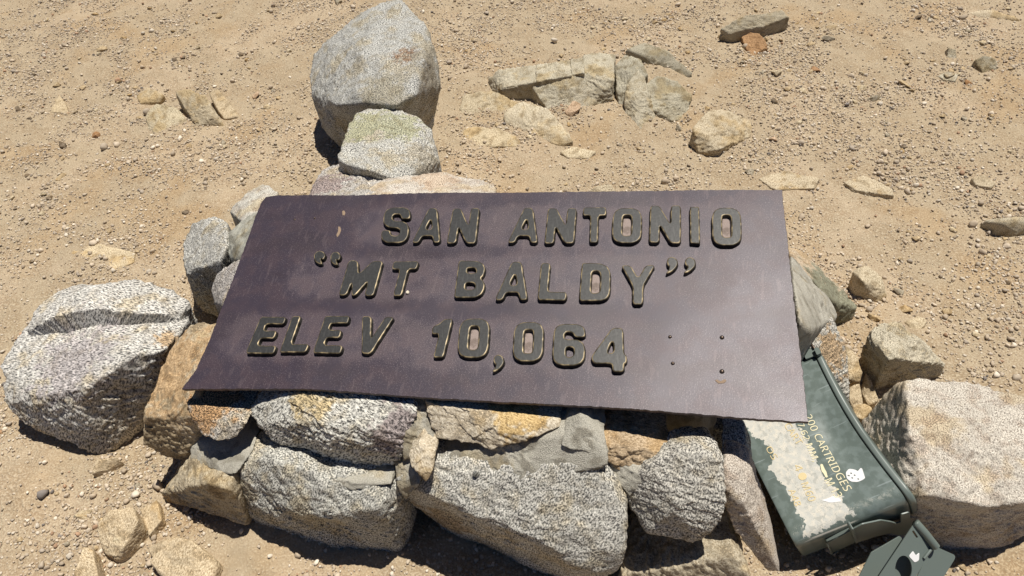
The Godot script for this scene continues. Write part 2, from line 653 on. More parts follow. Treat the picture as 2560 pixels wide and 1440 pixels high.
# ---------------------------------------------------------------- the cairn under the plaque
func make_cairn() -> void:
	var c := thing("stone_cairn", "low cairn of grey granite stones set in mortar under the bronze plaque", "cairn")
	var deep := func(a: Array, d := 0.13, s := 0.82) -> Array: return [deepened(wall_points(a), d, s)]
	var low := func(a: Array, s := 0.85, d := 0.13) -> Array:
		var front := wall_points(a)
		return [rooted(deepened(front, d, 0.85), s, -0.03)]
	var grey := Color(0.88, 0.88, 0.85)
	# rubble and mortar that fill the cairn
	var fill := []
	for p in [[700, 530], [1900, 515], [1800, 985], [1500, 950], [620, 900]]:
		fill.append(on_plane(p[0], p[1], PLAQUE_AT - PLAQUE_N * 0.03, PLAQUE_N))
	stone("mortar_core", [rooted(fill, 1.05, -0.05)], {"mat": "mortar", "tint": Color(0.7, 0.66, 0.6), "level": 5, "round": 0.05}, c)
	# upper course along the front
	stone("stone", [rooted(ground_points([478, 801, 0.235, 560, 800, 0.245, 500, 975, 0.235, 500, 1040, 0.215, 350, 1048, 0.185, 392, 935, 0.2, 430, 860, 0.21, 356, 1112, 0.125, 467, 1136, 0.115]), 0.62, 0.02)],
		{"mat": "tan_stone", "tint": Color(0.80, 0.74, 0.66), "level": 6, "round": 0.010, "seed": 101, "stains": [[g(420, 960, 0.2), 0.12, Color(0.82, 0.64, 0.46)], [g(400, 1120, 0.12), 0.1, Color(0.62, 0.55, 0.45)]]}, c).set_meta("label", "rust-stained flat stone at the plaque's lower left corner")
	stone("stone", deep.call([461, 1001, 0.0, 560, 990, -0.02, 617, 995, -0.02, 615, 1060, 0.03, 589, 1101, 0.05, 500, 1095, 0.05, 480, 1050, 0.03]),
		{"mat": "granite", "tint": Color(0.86, 0.82, 0.78), "level": 5, "seed": 102, "stains": [[w(520, 1000, 0.0), 0.06, Color(0.80, 0.52, 0.30)]]}, c)
	stone("stone", deep.call([614, 1018, 0.0, 744, 979, -0.01, 810, 985, -0.02, 1011, 996, -0.02, 1050, 1020, 0.0, 1005, 1135, 0.047, 978, 1176, 0.05, 833, 1151, 0.048, 694, 1107, 0.038, 639, 1062, 0.022, 800, 1060, 0.034, 900, 1115, 0.049, 960, 1080, 0.038]),
		{"mat": "gneiss", "tint": Color(0.92, 0.92, 0.89), "level": 6, "seed": 103, "rough": 1.1, "stains": [[w(760, 985, 0.0), 0.05, Color(0.80, 0.66, 0.42)], [w(1000, 1080, 0.03), 0.055, Color(0.52, 0.46, 0.47)]]}, c)
	stone("stone", deep.call([1056, 1002, -0.01, 1134, 1003, -0.02, 1232, 1009, -0.02, 1369, 1033, -0.01, 1417, 1052, 0.0, 1408, 1068, 0.012, 1341, 1099, 0.032, 1232, 1119, 0.038, 1095, 1103, 0.032, 1072, 1048, 0.006, 1200, 1080, 0.024]),
		{"mat": "tan_stone", "tint": Color(1.0, 0.98, 0.96), "level": 6, "seed": 104, "stains": [[w(1290, 1018, -0.01), 0.05, Color(0.95, 0.76, 0.46)]]}, c).set_meta("label", "cream-white stone with yellow stain in the upper course")
	stone("stone", deep.call([1017, 1140, 0.06, 1045, 1112, 0.05, 1085, 1150, 0.065, 1083, 1182, 0.08, 1065, 1207, 0.088, 1030, 1175, 0.08], 0.06),
		{"mat": "tan_stone", "tint": Color(1.0, 0.97, 0.93), "level": 5, "round": 0.006, "seed": 105}, c)
	stone("stone", deep.call([1482, 1122, 0.03, 1509, 1110, 0.025, 1677, 1134, 0.025, 1630, 1178, 0.042, 1588, 1195, 0.048, 1520, 1168, 0.047], 0.1),
		{"mat": "tan_stone", "tint": Color(0.80, 0.68, 0.56), "level": 5, "round": 0.004, "rough": 1.5, "seed": 106}, c).set_meta("label", "reddish stone wedged in the gap")
	stone("stone", deep.call([1490, 1010, -0.06, 1700, 1040, -0.07, 1722, 1110, -0.06, 1560, 1118, -0.05], 0.1), {"mat": "granite", "tint": Color(0.82, 0.82, 0.80), "seed": 107}, c)
	stone("stone", deep.call([1700, 1060, -0.09, 1850, 1075, -0.09, 1848, 1150, -0.06, 1720, 1148, -0.06], 0.1), {"mat": "granite", "tint": Color(0.84, 0.83, 0.80), "seed": 108}, c)
	stone("stone", deep.call([1800, 1135, -0.03, 1870, 1150, -0.03, 1893, 1215, 0.0, 1885, 1250, 0.01, 1830, 1190, 0.0], 0.08), {"mat": "granite", "tint": Color(0.80, 0.80, 0.80), "seed": 109}, c)
	# lower course along the front
	stone("stone", low.call([403, 1237, 0.075, 445, 1190, 0.065, 472, 1145, 0.05, 583, 1190, 0.085, 600, 1250, 0.105, 622, 1315, 0.115, 533, 1290, 0.095, 417, 1256, 0.08, 405, 1232, 0.08, 520, 1207, 0.1, 560, 1217, 0.105], 0.75),
		{"mat": "tan_stone", "tint": Color(0.80, 0.76, 0.68), "level": 6, "round": 0.008, "seed": 111, "stains": [[w(450, 1190, 0.04), 0.05, Color(0.85, 0.70, 0.50)]]}, c)
	stone("stone", low.call([592, 1173, 0.075, 611, 1123, 0.05, 667, 1129, 0.055, 778, 1195, 0.08, 861, 1223, 0.088, 978, 1207, 0.075, 1006, 1251, 0.09, 985, 1320, 0.10, 956, 1357, 0.11, 889, 1368, 0.115, 760, 1355, 0.11, 639, 1337, 0.105, 622, 1295, 0.10, 605, 1223, 0.075, 640, 1262, 0.106, 800, 1290, 0.122, 955, 1280, 0.116], 0.93, 0.12),
		{"mat": "granite", "tint": grey, "level": 6, "round": 0.012, "seed": 112, "rough": 1.2, "stains": [[w(680, 1140, 0.03), 0.05, Color(0.90, 0.82, 0.68)]]}, c).set_meta("label", "broad grey block at the lower left of the front")
	stone("stone", low.call([985, 1200, 0.075, 1083, 1150, 0.05, 1200, 1190, 0.07, 1349, 1163, 0.055, 1509, 1165, 0.055, 1545, 1197, 0.06, 1572, 1290, 0.10, 1576, 1361, 0.13, 1541, 1431, 0.15, 1447, 1446, 0.145, 1330, 1404, 0.12, 1212, 1349, 0.09, 1134, 1302, 0.075, 1029, 1259, 0.06, 1180, 1272, 0.104, 1330, 1345, 0.136, 1440, 1415, 0.155, 1050, 1222, 0.078], 0.7, 0.16),
		{"mat": "granite", "tint": Color(0.90, 0.89, 0.86), "level": 6, "round": 0.010, "seed": 113, "stains": [[w(1500, 1190, 0.03), 0.05, Color(0.86, 0.76, 0.58)], [w(1120, 1290, 0.07), 0.06, Color(0.70, 0.58, 0.44)]]}, c).set_meta("label", "largest speckled grey block in the middle of the front")
	stone("stone", low.call([1013, 1271, 0.03, 1040, 1330, 0.05, 1095, 1396, 0.08, 1250, 1445, 0.10, 1400, 1455, 0.09, 1200, 1340, 0.05, 1080, 1290, 0.04], 0.9, 0.1),
		{"mat": "granite", "tint": Color(0.82, 0.81, 0.79), "level": 5, "seed": 114}, c)
	stone("stone", deep.call([1560, 1212, 0.055, 1603, 1181, 0.05, 1623, 1162, 0.045, 1701, 1130, 0.035, 1791, 1134, 0.035, 1814, 1158, 0.04, 1814, 1251, 0.08, 1779, 1345, 0.11, 1732, 1365, 0.115, 1615, 1341, 0.11, 1572, 1290, 0.085, 1690, 1270, 0.095], 0.07, 0.72),
		{"mat": "granite", "tint": Color(0.86, 0.84, 0.80), "level": 6, "round": 0.006, "seed": 115, "facets": 18, "cut": 0.12, "rough": 0.9, "chips": 0.4, "stains": [[w(1700, 1320, 0.06), 0.07, Color(0.66, 0.66, 0.60)]]}, c)
	stone("stone", low.call([1560, 1385, 0.09, 1620, 1365, 0.08, 1700, 1372, 0.09, 1790, 1340, 0.08, 1840, 1390, 0.12, 1880, 1450, 0.14, 1860, 1490, 0.15, 1560, 1490, 0.145, 1545, 1440, 0.13], 0.95, 0.1),
		{"mat": "tan_stone", "tint": Color(0.82, 0.79, 0.73), "level": 6, "seed": 116}, c)
	# left and behind
	stone("stone", [rooted(ground_points([455, 605, 0.13, 475, 550, 0.16, 540, 530, 0.19, 570, 550, 0.2, 572, 600, 0.22, 550, 655, 0.2, 465, 680, 0.15, 480, 705, 0.10, 492, 765, 0.04, 540, 785, 0.04]), 0.7, -0.03)],
		{"mat": "granite", "tint": Color(0.88, 0.88, 0.87), "level": 6, "round": 0.012, "seed": 117}, c).set_meta("label", "rounded grey stone outside the plaque's left edge")
	stone("stone", [rooted(ground_points([574, 530, 0.17, 590, 495, 0.18, 650, 458, 0.18, 695, 475, 0.22, 690, 520, 0.25, 610, 560, 0.22]), 0.9, -0.03)], {"mat": "pink_granite", "tint": Color(0.9, 0.92, 0.9), "seed": 118}, c)
	stone("stone", [rooted(ground_points([566, 580, 0.2, 640, 525, 0.24, 660, 545, 0.26, 610, 655, 0.25, 572, 645, 0.2]), 0.9, -0.03)], {"mat": "mortar", "tint": Color(0.85, 0.87, 0.85), "seed": 119}, c)
	stone("stone", [rooted(ground_points([525, 715, 0.17, 545, 672, 0.2, 600, 645, 0.23, 600, 690, 0.24, 565, 770, 0.23, 532, 755, 0.17]), 0.85, -0.03)], {"mat": "granite", "tint": Color(0.80, 0.76, 0.76), "seed": 120}, c)
	stone("stone", [rooted(ground_points([768, 490, 0.26, 775, 455, 0.25, 800, 430, 0.24, 850, 402, 0.22, 920, 396, 0.22, 1003, 432, 0.24, 1000, 465, 0.28, 880, 505, 0.3]), 0.95, -0.03)],
		{"mat": "granite", "tint": Color(0.88, 0.85, 0.84), "level": 6, "seed": 121, "stains": [[g(810, 455, 0.26), 0.07, Color(0.62, 0.52, 0.52)]]}, c)
	stone("stone", [rooted(ground_points([890, 485, 0.29, 950, 452, 0.27, 1100, 427, 0.25, 1200, 440, 0.25, 1238, 468, 0.27, 1248, 500, 0.3, 900, 510, 0.31]), 0.95, -0.03)],
		{"mat": "pink_granite", "tint": Color(0.94, 0.92, 0.89), "level": 6, "seed": 122, "stains": [[g(1090, 450, 0.27), 0.06, Color(0.92, 0.80, 0.68)]]}, c).set_meta("label", "pale pink-tinged slab behind the plaque's top edge")
	# right of the plaque
	stone("stone", [rooted(ground_points([1965, 612, 0.13, 2000, 622, 0.12, 2060, 676, 0.09, 2143, 768, 0.05, 2138, 792, 0.03, 2108, 800, 0.04, 2080, 757, 0.11, 2020, 690, 0.16, 1985, 660, 0.17]), 0.9, -0.03)],
		{"mat": "tan_stone", "tint": Color(0.86, 0.78, 0.72), "level": 5, "grain": 0.5, "layers": 0.0, "seed": 123, "stains": [[g(2060, 730, 0.1), 0.075, Color(0.42, 0.46, 0.42)], [g(2110, 780, 0.05), 0.06, Color(0.45, 0.49, 0.44)]]}, c).set_meta("label", "green-grey banded stone beside the plaque's right edge")
	stone("stone", [rooted(ground_points([2010, 845, 0.19, 2020, 812, 0.19, 2080, 790, 0.17, 2110, 850, 0.14, 2122, 920, 0.11, 2126, 1000, 0.07, 2098, 1000, 0.07, 2060, 920, 0.13, 2030, 885, 0.16]), 0.85, -0.03)],
		{"mat": "granite", "tint": Color(0.88, 0.86, 0.82), "level": 6, "seed": 124, "stains": [[g(2080, 880, 0.14), 0.05, Color(0.82, 0.62, 0.42)], [g(2040, 830, 0.22), 0.05, Color(0.75, 0.73, 0.66)]]}, c)
	# mortar between the stones
	var m := {"mat": "mortar", "tint": Color(0.95, 0.94, 0.91), "level": 5, "round": 0.012, "rough": 1.1, "chips": 0.8, "grain": 0.3, "layers": 0.3, "cut": 0.03}
	for a in [
		[1003, 990, -0.02, 1060, 995, -0.02, 1088, 1105, 0.035, 1078, 1145, 0.05, 1008, 1155, 0.055, 1000, 1080, 0.03],
		[1083, 1138, 0.038, 1240, 1118, 0.035, 1420, 1085, 0.022, 1511, 1120, 0.036, 1515, 1172, 0.058, 1350, 1178, 0.061, 1280, 1198, 0.068, 1200, 1206, 0.075, 1150, 1226, 0.084, 1095, 1205, 0.072],
		[1415, 1050, 0.0, 1450, 1040, 0.0, 1500, 1065, 0.005, 1514, 1110, 0.03, 1480, 1138, 0.045, 1400, 1118, 0.04],
		[745, 1150, 0.03, 850, 1150, 0.01, 990, 1175, 0.03, 982, 1215, 0.082, 861, 1231, 0.094, 790, 1202, 0.086],
		[470, 1090, 0.02, 600, 1100, 0.02, 628, 1130, 0.05, 590, 1190, 0.088, 475, 1160, 0.06],
		[1500, 1125, 0.02, 1580, 1150, 0.02, 1640, 1150, 0.03, 1625, 1200, 0.06, 1575, 1240, 0.07, 1540, 1200, 0.055],
		[1420, 1040, -0.03, 1560, 1050, -0.03, 1580, 1120, 0.0, 1480, 1120, 0.0],
		[985, 1150, 0.045, 1030, 1160, 0.055, 1050, 1215, 0.088, 1015, 1250, 0.09, 990, 1215, 0.08],
	]:
		stone("mortar", deep.call(a, 0.08, 0.9), m, c)
	for a in [
		[1975, 640, 0.2, 2030, 690, 0.175, 2085, 760, 0.14, 2094, 790, 0.14, 2030, 832, 0.24, 2000, 810, 0.28, 1985, 720, 0.27],
		[640, 600, 0.25, 620, 650, 0.25, 575, 660, 0.2, 560, 690, 0.2, 600, 700, 0.23],
	]:
		stone("mortar", [rooted(ground_points(a), 0.9, -0.03)], m, c)


# ---------------------------------------------------------------- boulders and stones round the cairn
func make_boulders() -> void:
	loose("boulder", "large speckled grey boulder at the back with a rust-brown notch near its right edge", "boulder",
		[rooted(ground_points([770, 190, 0.17, 785, 135, 0.2, 818, 95, 0.235, 860, 62, 0.262, 905, 30, 0.293, 950, 8, 0.315, 995, -5, 0.32, 1035, 18, 0.325, 1062, 45, 0.315, 1078, 72, 0.3, 1095, 140, 0.26, 1103, 220, 0.2, 1090, 300, 0.1, 1080, 335, 0.05, 775, 235, 0.16, 785, 270, 0.12, 802, 318, 0.07, 850, 372, 0.02, 815, 240, 0.205, 850, 262, 0.23, 930, 236, 0.275, 985, 262, 0.27, 1040, 240, 0.27, 1060, 150, 0.31, 900, 130, 0.30]), 0.5, -0.04)],
		{"mat": "granite", "tint": Color(0.86, 0.87, 0.87), "level": 6, "round": 0.02, "facets": 3, "cut": 0.03, "seed": 201, "chips": 1.0, "stains": [[g(1018, 142, 0.30), 0.042, Color(0.50, 0.34, 0.24)], [g(960, 225, 0.28), 0.075, Color(0.70, 0.66, 0.56)], [g(1080, 200, 0.24), 0.1, Color(0.70, 0.65, 0.56)]]})
	loose("leaning_stone", "upright grey stone with pale green lichen on top, leaning on the back boulder", "stone",
		[rooted(ground_points([838, 400, 0.27, 862, 330, 0.265, 885, 280, 0.26, 915, 262, 0.26, 1000, 265, 0.255, 1045, 285, 0.25, 1082, 330, 0.235, 1100, 395, 0.21, 1060, 440, 0.22, 1000, 445, 0.27, 920, 425, 0.285, 950, 350, 0.28]), 0.9, 0.0)],
		{"mat": "granite", "tint": Color(0.94, 0.94, 0.92), "level": 6, "round": 0.016, "seed": 202, "chips": 0.7, "stains": [[g(920, 310, 0.268), 0.085, Color(0.76, 0.76, 0.55)], [g(1000, 315, 0.262), 0.075, Color(0.75, 0.76, 0.57)], [g(1060, 400, 0.23), 0.06, Color(0.80, 0.75, 0.66)]]})
	var low := rooted(ground_points([0, 918, 0.12, 12, 1010, 0.09, 50, 835, 0.13, 110, 775, 0.12, 330, 735, 0.13, 440, 760, 0.14, 470, 800, 0.14, 430, 860, 0.15, 400, 935, 0.12, 345, 1045, 0.06, 290, 1130, 0.0, 235, 1140, 0.0, 150, 1102, 0.03, 60, 1064, 0.055, 200, 975, 0.17, 310, 890, 0.2, 410, 880, 0.18, 110, 990, 0.145, 250, 830, 0.18, 110, 1042, 0.095, 270, 1097, 0.04]), 0.62, -0.03)
	var top := rooted(ground_points([62, 828, 0.15, 130, 797, 0.185, 230, 772, 0.21, 330, 782, 0.2, 440, 790, 0.17, 468, 760, 0.155, 420, 718, 0.165, 330, 695, 0.18, 160, 710, 0.17, 100, 740, 0.16]), 0.9, -0.02)
	loose("boulder", "large white and grey streaked boulder left of the plaque with a stepped crack", "boulder", [low, top],
		{"mat": "gneiss", "tint": Color(0.92, 0.91, 0.90), "level": 6, "round": 0.010, "seed": 203, "rough": 1.2, "centre": g(250, 900, 0.09), "stains": [[g(420, 860, 0.16), 0.035, Color(0.82, 0.62, 0.42)], [g(180, 900, 0.17), 0.1, Color(0.76, 0.72, 0.75)], [g(330, 1080, 0.04), 0.1, Color(0.80, 0.74, 0.65)]]})
	loose("boulder", "big pinkish boulder with a dark broken left face beside the ammunition can", "boulder",
		[rooted(ground_points([2227, 964, 0.15, 2262, 962, 0.19, 2293, 947, 0.19, 2418, 953, 0.19, 2570, 985, 0.18, 2640, 1100, 0.18, 2600, 1240, 0.17, 2480, 1262, 0.17, 2390, 1238, 0.17, 2278, 1232, 0.16, 2275, 1080, 0.19, 2162, 1067, 0.08, 2169, 1018, 0.1, 2187, 1111, 0.06, 2204, 1156, 0.05, 2262, 1240, 0.06, 2293, 1302, 0.04, 2351, 1335, 0.02, 2484, 1372, 0.0, 2530, 1335, 0.03, 2620, 1310, 0.05]), 0.85, -0.03)],
		{"mat": "pink_granite", "tint": Color(0.90, 0.88, 0.84), "level": 6, "round": 0.006, "facets": 16, "cut": 0.08, "chips": 0.3, "seed": 204, "rough": 1.0})
	loose("block_stone", "angular grey-white stone with a dark pitted side above the pinkish boulder", "stone",
		[rooted(ground_points([2169, 840, 0.1, 2204, 804, 0.11, 2253, 802, 0.11, 2311, 853, 0.1, 2367, 907, 0.06, 2342, 942, 0.02, 2258, 947, 0.02, 2231, 962, 0.01, 2164, 922, 0.02, 2163, 890, 0.05, 2225, 895, 0.125, 2300, 905, 0.095]), 0.85, -0.02)],
		{"mat": "weathered", "tint": Color(0.97, 0.95, 0.90), "level": 6, "round": 0.008, "seed": 205, "rough": 1.3, "chips": 1.0})
	loose("wedge_stone", "small cream stone standing on gravel right of the plaque", "stone",
		[rooted(ground_points([2130, 680, 0.05, 2150, 665, 0.06, 2170, 662, 0.06, 2205, 690, 0.05, 2222, 740, 0.02, 2200, 767, 0.0, 2150, 755, 0.0, 2127, 722, 0.02, 2155, 700, 0.07]), 0.9, -0.02)],
		{"mat": "tan_stone", "tint": Color(0.95, 0.90, 0.80), "level": 5, "round": 0.005, "seed": 206})
	loose("slim_stone", "tall slim pinkish-grey stone between the cairn front and the ammunition can", "stone",
		[deepened(wall_points([1813, 1167, 0.035, 1845, 1175, 0.035, 1880, 1196, 0.04, 1898, 1244, 0.055, 1907, 1333, 0.075, 1951, 1427, 0.11, 1925, 1432, 0.11, 1916, 1424, 0.11, 1840, 1335, 0.09, 1802, 1262, 0.075, 1809, 1191, 0.05, 1850, 1250, 0.075]), 0.06, 0.9)],
		{"mat": "pink_granite", "tint": Color(0.84, 0.80, 0.76), "level": 5, "round": 0.01, "seed": 207})
	# small stones wedged between the cairn and the block stone
	for a in [
		["pale rubble stone between the rust-spotted cairn stone and the angular block", [2112, 860, 0.05, 2140, 880, 0.06, 2156, 930, 0.05, 2150, 962, 0.03, 2120, 945, 0.05]],
		["flat tan rubble stone below the pale one beside the ammunition can", [2124, 965, 0.05, 2150, 955, 0.05, 2160, 1010, 0.03, 2140, 1040, 0.02, 2124, 1000, 0.04]],
		["upright pointed rubble stone in the shade under the angular block", [2165, 930, 0.04, 2180, 950, 0.05, 2200, 1000, 0.04, 2170, 1015, 0.03, 2155, 985, 0.03]],
		["rounded speckled rubble stone touching the pinkish boulder", [2130, 1010, 0.05, 2165, 1005, 0.05, 2185, 1020, 0.05, 2160, 1050, 0.04, 2135, 1040, 0.04]],
	]:
		loose("rubble_stone", a[0], "stone", [rooted(ground_points(a[1]), 0.9, -0.02)], {"mat": "tan_stone", "tint": Color(0.88, 0.80, 0.68), "level": 4, "round": 0.006})
	# pale stones at the lower left
	for a in [
		["cream rounded stone at the lower left with a shadow under its tip", [240, 1305, 0.05, 275, 1272, 0.06, 330, 1262, 0.06, 345, 1300, 0.06, 310, 1370, 0.04, 285, 1402, 0.02, 250, 1370, 0.03]],
		["pale half-buried stone just right of the cream rounded stone", [345, 1270, 0.02, 390, 1245, 0.03, 405, 1300, 0.03, 370, 1340, 0.02]],
		["pale upright chip below the cream rounded stone", [180, 1440, 0.03, 205, 1362, 0.04, 230, 1370, 0.04, 245, 1440, 0.03, 220, 1470, 0.02]],
		["broad cream broken stone at the bottom left edge", [365, 1400, 0.03, 440, 1340, 0.05, 480, 1345, 0.05, 545, 1400, 0.03, 530, 1450, 0.03, 430, 1470, 0.03]],
		["tan broken stone leaning against the broad cream stone", [365, 1370, 0.03, 400, 1348, 0.04, 450, 1336, 0.04, 430, 1370, 0.04, 385, 1410, 0.02]],
		["small pale stone below the streaked boulder's tip", [225, 1185, 0.02, 235, 1148, 0.03, 290, 1140, 0.03, 302, 1150, 0.02, 270, 1180, 0.01]],
	]:
		loose("pale_stone", a[0], "stone", [rooted(ground_points(a[1]), 1.0, -0.03)], {"mat": "tan_stone", "tint": Color(0.98, 0.88, 0.74), "level": 5, "round": 0.012, "rough": 0.7, "chips": 0.6})


func grown(pts: Array, by: float) -> Array:
	var c := middle(pts)
	var out := []
	for p in pts:
		out.append(Vector3(lerpf(c.x, p.x, by), p.y, lerpf(c.z, p.z, by)))
	return out


# ---------------------------------------------------------------- rock that breaks through the dirt
func make_outcrop() -> void:
	for a in [
		["low rounded tan rock at the left end of the outcrop", "tan_stone", Color(0.86, 0.81, 0.71), 5, [1148, 292, 0, 1160, 240, 0.0178, 1200, 225, 0.0356, 1262, 238, 0.0356, 1300, 262, 0.0178, 1258, 296, 0]],
		["pale wedge-shaped rock in front of the long outcrop", "tan_stone", Color(1.0, 0.97, 0.90), 5, [1258, 280, 0.0267, 1310, 253, 0.0446, 1375, 275, 0.0446, 1432, 350, 0.0178, 1405, 366, 0, 1330, 338, 0, 1265, 318, 0]],
		["dark grey upright rock at the right end of the long outcrop", "weathered", Color(0.82, 0.82, 0.78), 5, [1536, 165, 0.0713, 1560, 138, 0.0891, 1602, 145, 0.0891, 1622, 180, 0.0713, 1592, 195, 0.0624, 1575, 268, 0, 1547, 268, 0]],
		["narrow ridge of grey rock standing between two darker rocks", "weathered", Color(0.97, 0.95, 0.89), 5, [1566, 215, 0.0535, 1594, 174, 0.0802, 1612, 190, 0.0713, 1620, 240, 0.0446, 1637, 292, 0, 1600, 325, 0, 1560, 292, 0]],
		["rounded dark grey rock right of the narrow ridge", "weathered", Color(0.84, 0.83, 0.77), 5, [1612, 208, 0.0535, 1640, 185, 0.0713, 1700, 200, 0.0624, 1727, 235, 0.0267, 1717, 287, 0, 1682, 302, 0, 1632, 272, 0.0178]],
		["slanting slab of grey rock at the top of the outcrop", "weathered", Color(0.78, 0.77, 0.72), 5, [1562, 122, 0.0446, 1610, 104, 0.0535, 1662, 124, 0.0535, 1732, 182, 0.0178, 1717, 197, 0, 1640, 163, 0.0178, 1590, 148, 0.0178]],
		["wedge of tan-grey rock with a sheer left face, below the outcrop's right", "tan_stone", Color(0.88, 0.83, 0.74), 5, [1732, 322, 0.0446, 1770, 277, 0.0535, 1802, 270, 0.0535, 1882, 300, 0.0178, 1875, 342, 0, 1800, 372, 0.0178, 1745, 382, 0, 1738, 350, 0]],
		["grey slab propped over a dark hollow at the upper right", "weathered", Color(0.84, 0.80, 0.72), 5, [1802, 72, 0.0446, 1850, 45, 0.0713, 1950, 25, 0.0713, 1974, 42, 0.0535, 1905, 66, 0.0446, 1830, 84, 0.0356]],
		["rust-brown stone below the propped slab", "tan_stone", Color(0.66, 0.44, 0.28), 5, [1850, 80, 0.0267, 1895, 80, 0.0356, 1922, 115, 0.0178, 1880, 140, 0, 1862, 117, 0.0089]],
		["flat grey-tan flake half buried left of the split rock", "tan_stone", Color(0.86, 0.82, 0.72), 5, [362, 290, 0.0178, 390, 258, 0.0356, 440, 265, 0.0267, 472, 312, 0, 395, 338, 0, 368, 322, 0]],
		["tilted split rock with a deep shadow on its left", "tan_stone", Color(0.88, 0.83, 0.73), 5, [436, 228, 0.0624, 470, 220, 0.0713, 515, 240, 0.0624, 530, 290, 0.0267, 560, 312, 0, 492, 318, 0, 475, 290, 0.0089]],
		["small flake right of the split rock", "tan_stone", Color(0.88, 0.80, 0.68), 4, [520, 228, 0.0356, 545, 220, 0.0356, 572, 255, 0.0178, 600, 290, 0, 560, 296, 0, 535, 260, 0.0178]],
		["low tan rock above the flat flake", "tan_stone", Color(0.92, 0.84, 0.70), 4, [340, 240, 0.0089, 370, 217, 0.0267, 410, 235, 0.0178, 400, 255, 0, 350, 258, 0]],
		["pale pointed rock flush with the dirt at the left", "tan_stone", Color(0.95, 0.85, 0.70), 4, [125, 280, 0, 148, 235, 0.0178, 165, 262, 0.0089, 172, 285, 0]],
		["pale flat rock level with the dirt above the streaked boulder", "tan_stone", Color(1.0, 0.92, 0.78), 5, [165, 625, 0.0071, 250, 612, 0.0107, 340, 630, 0.0107, 335, 655, 0.0089, 270, 682, 0.0036, 215, 655, 0.0071]],
		["pale rock tip showing behind the plaque's top edge", "tan_stone", Color(1.0, 0.95, 0.85), 4, [1470, 480, 0, 1490, 464, 0.0178, 1530, 460, 0.0178, 1545, 480, 0, 1500, 490, 0]],
		["long pale flake at the right edge casting a shadow", "weathered", Color(0.92, 0.88, 0.80), 4, [2458, 550, 0.0089, 2500, 556, 0.0267, 2570, 540, 0.0312, 2590, 560, 0.0178, 2540, 582, 0, 2490, 570, 0]],
		["grey knob of rock at the far right, dark on its left", "weathered", Color(0.78, 0.76, 0.70), 4, [2436, 150, 0.0178, 2460, 138, 0.0356, 2490, 145, 0.0267, 2500, 175, 0, 2455, 180, 0]],
		["low pale rock flush with dirt right of the plaque's top corner", "tan_stone", Color(0.90, 0.84, 0.74), 5, [1895, 445, 0, 1960, 425, 0.0098, 2050, 445, 0.0098, 2040, 470, 0.0029, 1940, 475, 0.002]],
		["second low pale rock further right, level with the dirt", "tan_stone", Color(0.90, 0.84, 0.74), 5, [2110, 455, 0.002, 2160, 435, 0.0098, 2230, 470, 0.0074, 2240, 490, 0, 2140, 475, 0.0029]],
		["low worn rock ledge in front of the outcrop's left end", "tan_stone", Color(0.95, 0.88, 0.75), 5, [1148, 345, 0, 1160, 318, 0.0134, 1250, 320, 0.016, 1300, 345, 0.0107, 1290, 366, 0, 1200, 366, 0]],
		["white worn rock patch in the dirt below the pale wedge", "tan_stone", Color(1.0, 0.94, 0.82), 4, [1400, 378, 0.0036, 1440, 366, 0.0107, 1490, 378, 0.0089, 1470, 396, 0, 1420, 394, 0]],
		["pale low rock by the right edge near the long flake", "tan_stone", Color(0.90, 0.84, 0.74), 4, [2430, 445, 0.0049, 2460, 436, 0.0098, 2490, 455, 0.0074, 2480, 470, 0, 2440, 462, 0]],
		["small grey rock knob at the upper right beside the dark grey knob", "weathered", Color(1.0, 0.98, 0.92), 5, [2358, 130, 0.0, 2372, 118, 0.025, 2390, 122, 0.02, 2392, 145, 0.0, 2368, 148, 0.0]],
		["flat grey-white rock below the two knobs at the upper right", "weathered", Color(0.98, 0.96, 0.90), 5, [2345, 190, 0.0022, 2365, 180, 0.0099, 2395, 186, 0.0066, 2390, 202, 0, 2360, 200, 0]],
		["pale streak of rock at the top right", "tan_stone", Color(0.98, 0.92, 0.82), 4, [2410, 30, 0.0089, 2470, 24, 0.0178, 2560, 45, 0.0134, 2540, 55, 0, 2450, 45, 0]],
	]:
		loose("bedrock", a[0], "rock", [rooted(ground_points(a[4]), 1.05, -0.05)], {"mat": a[1], "tint": a[2], "level": a[3], "round": 0.004, "facets": 9, "cut": 0.06, "layers": 0.5, "rough": 1.1, "chips": 1.1, "grain": 0.5})
	# the long outcrop is cracked into blocks
	var long := thing("bedrock", "long grey cracked rock outcrop behind the plaque, broadest of its cluster", "rock")
	var n := 0
	for a in [
		[1226, 194, 0.025, 1250, 176, 0.055, 1338, 162, 0.078, 1340, 200, 0.068, 1262, 216, 0.045, 1238, 234, 0.0],
		[1346, 161, 0.080, 1420, 151, 0.088, 1425, 186, 0.080, 1346, 201, 0.068],
		[1428, 149, 0.086, 1456, 144, 0.092, 1460, 178, 0.085, 1431, 185, 0.078],
		[1463, 143, 0.088, 1500, 134, 0.09, 1535, 138, 0.088, 1530, 200, 0.06, 1525, 254, 0.0, 1466, 270, 0.0, 1464, 180, 0.076],
		[1242, 238, 0.0, 1264, 220, 0.044, 1326, 207, 0.060, 1329, 248, 0.006, 1300, 252, 0.0],
		[1333, 207, 0.060, 1420, 192, 0.074, 1460, 184, 0.077, 1462, 272, 0.0, 1440, 277, 0.0, 1380, 281, 0.0, 1337, 254, 0.0],
	]:
		n += 1
		stone("block", [rooted(grown(ground_points(a), 1.14), 1.0, -0.05)], {"mat": "weathered", "tint": Color(0.97, 0.95, 0.89), "level": 5, "round": 0.006, "facets": 3, "cut": 0.02, "layers": 0.8, "rough": 1.1, "grain": 0.6, "seed": 640 + n}, long)


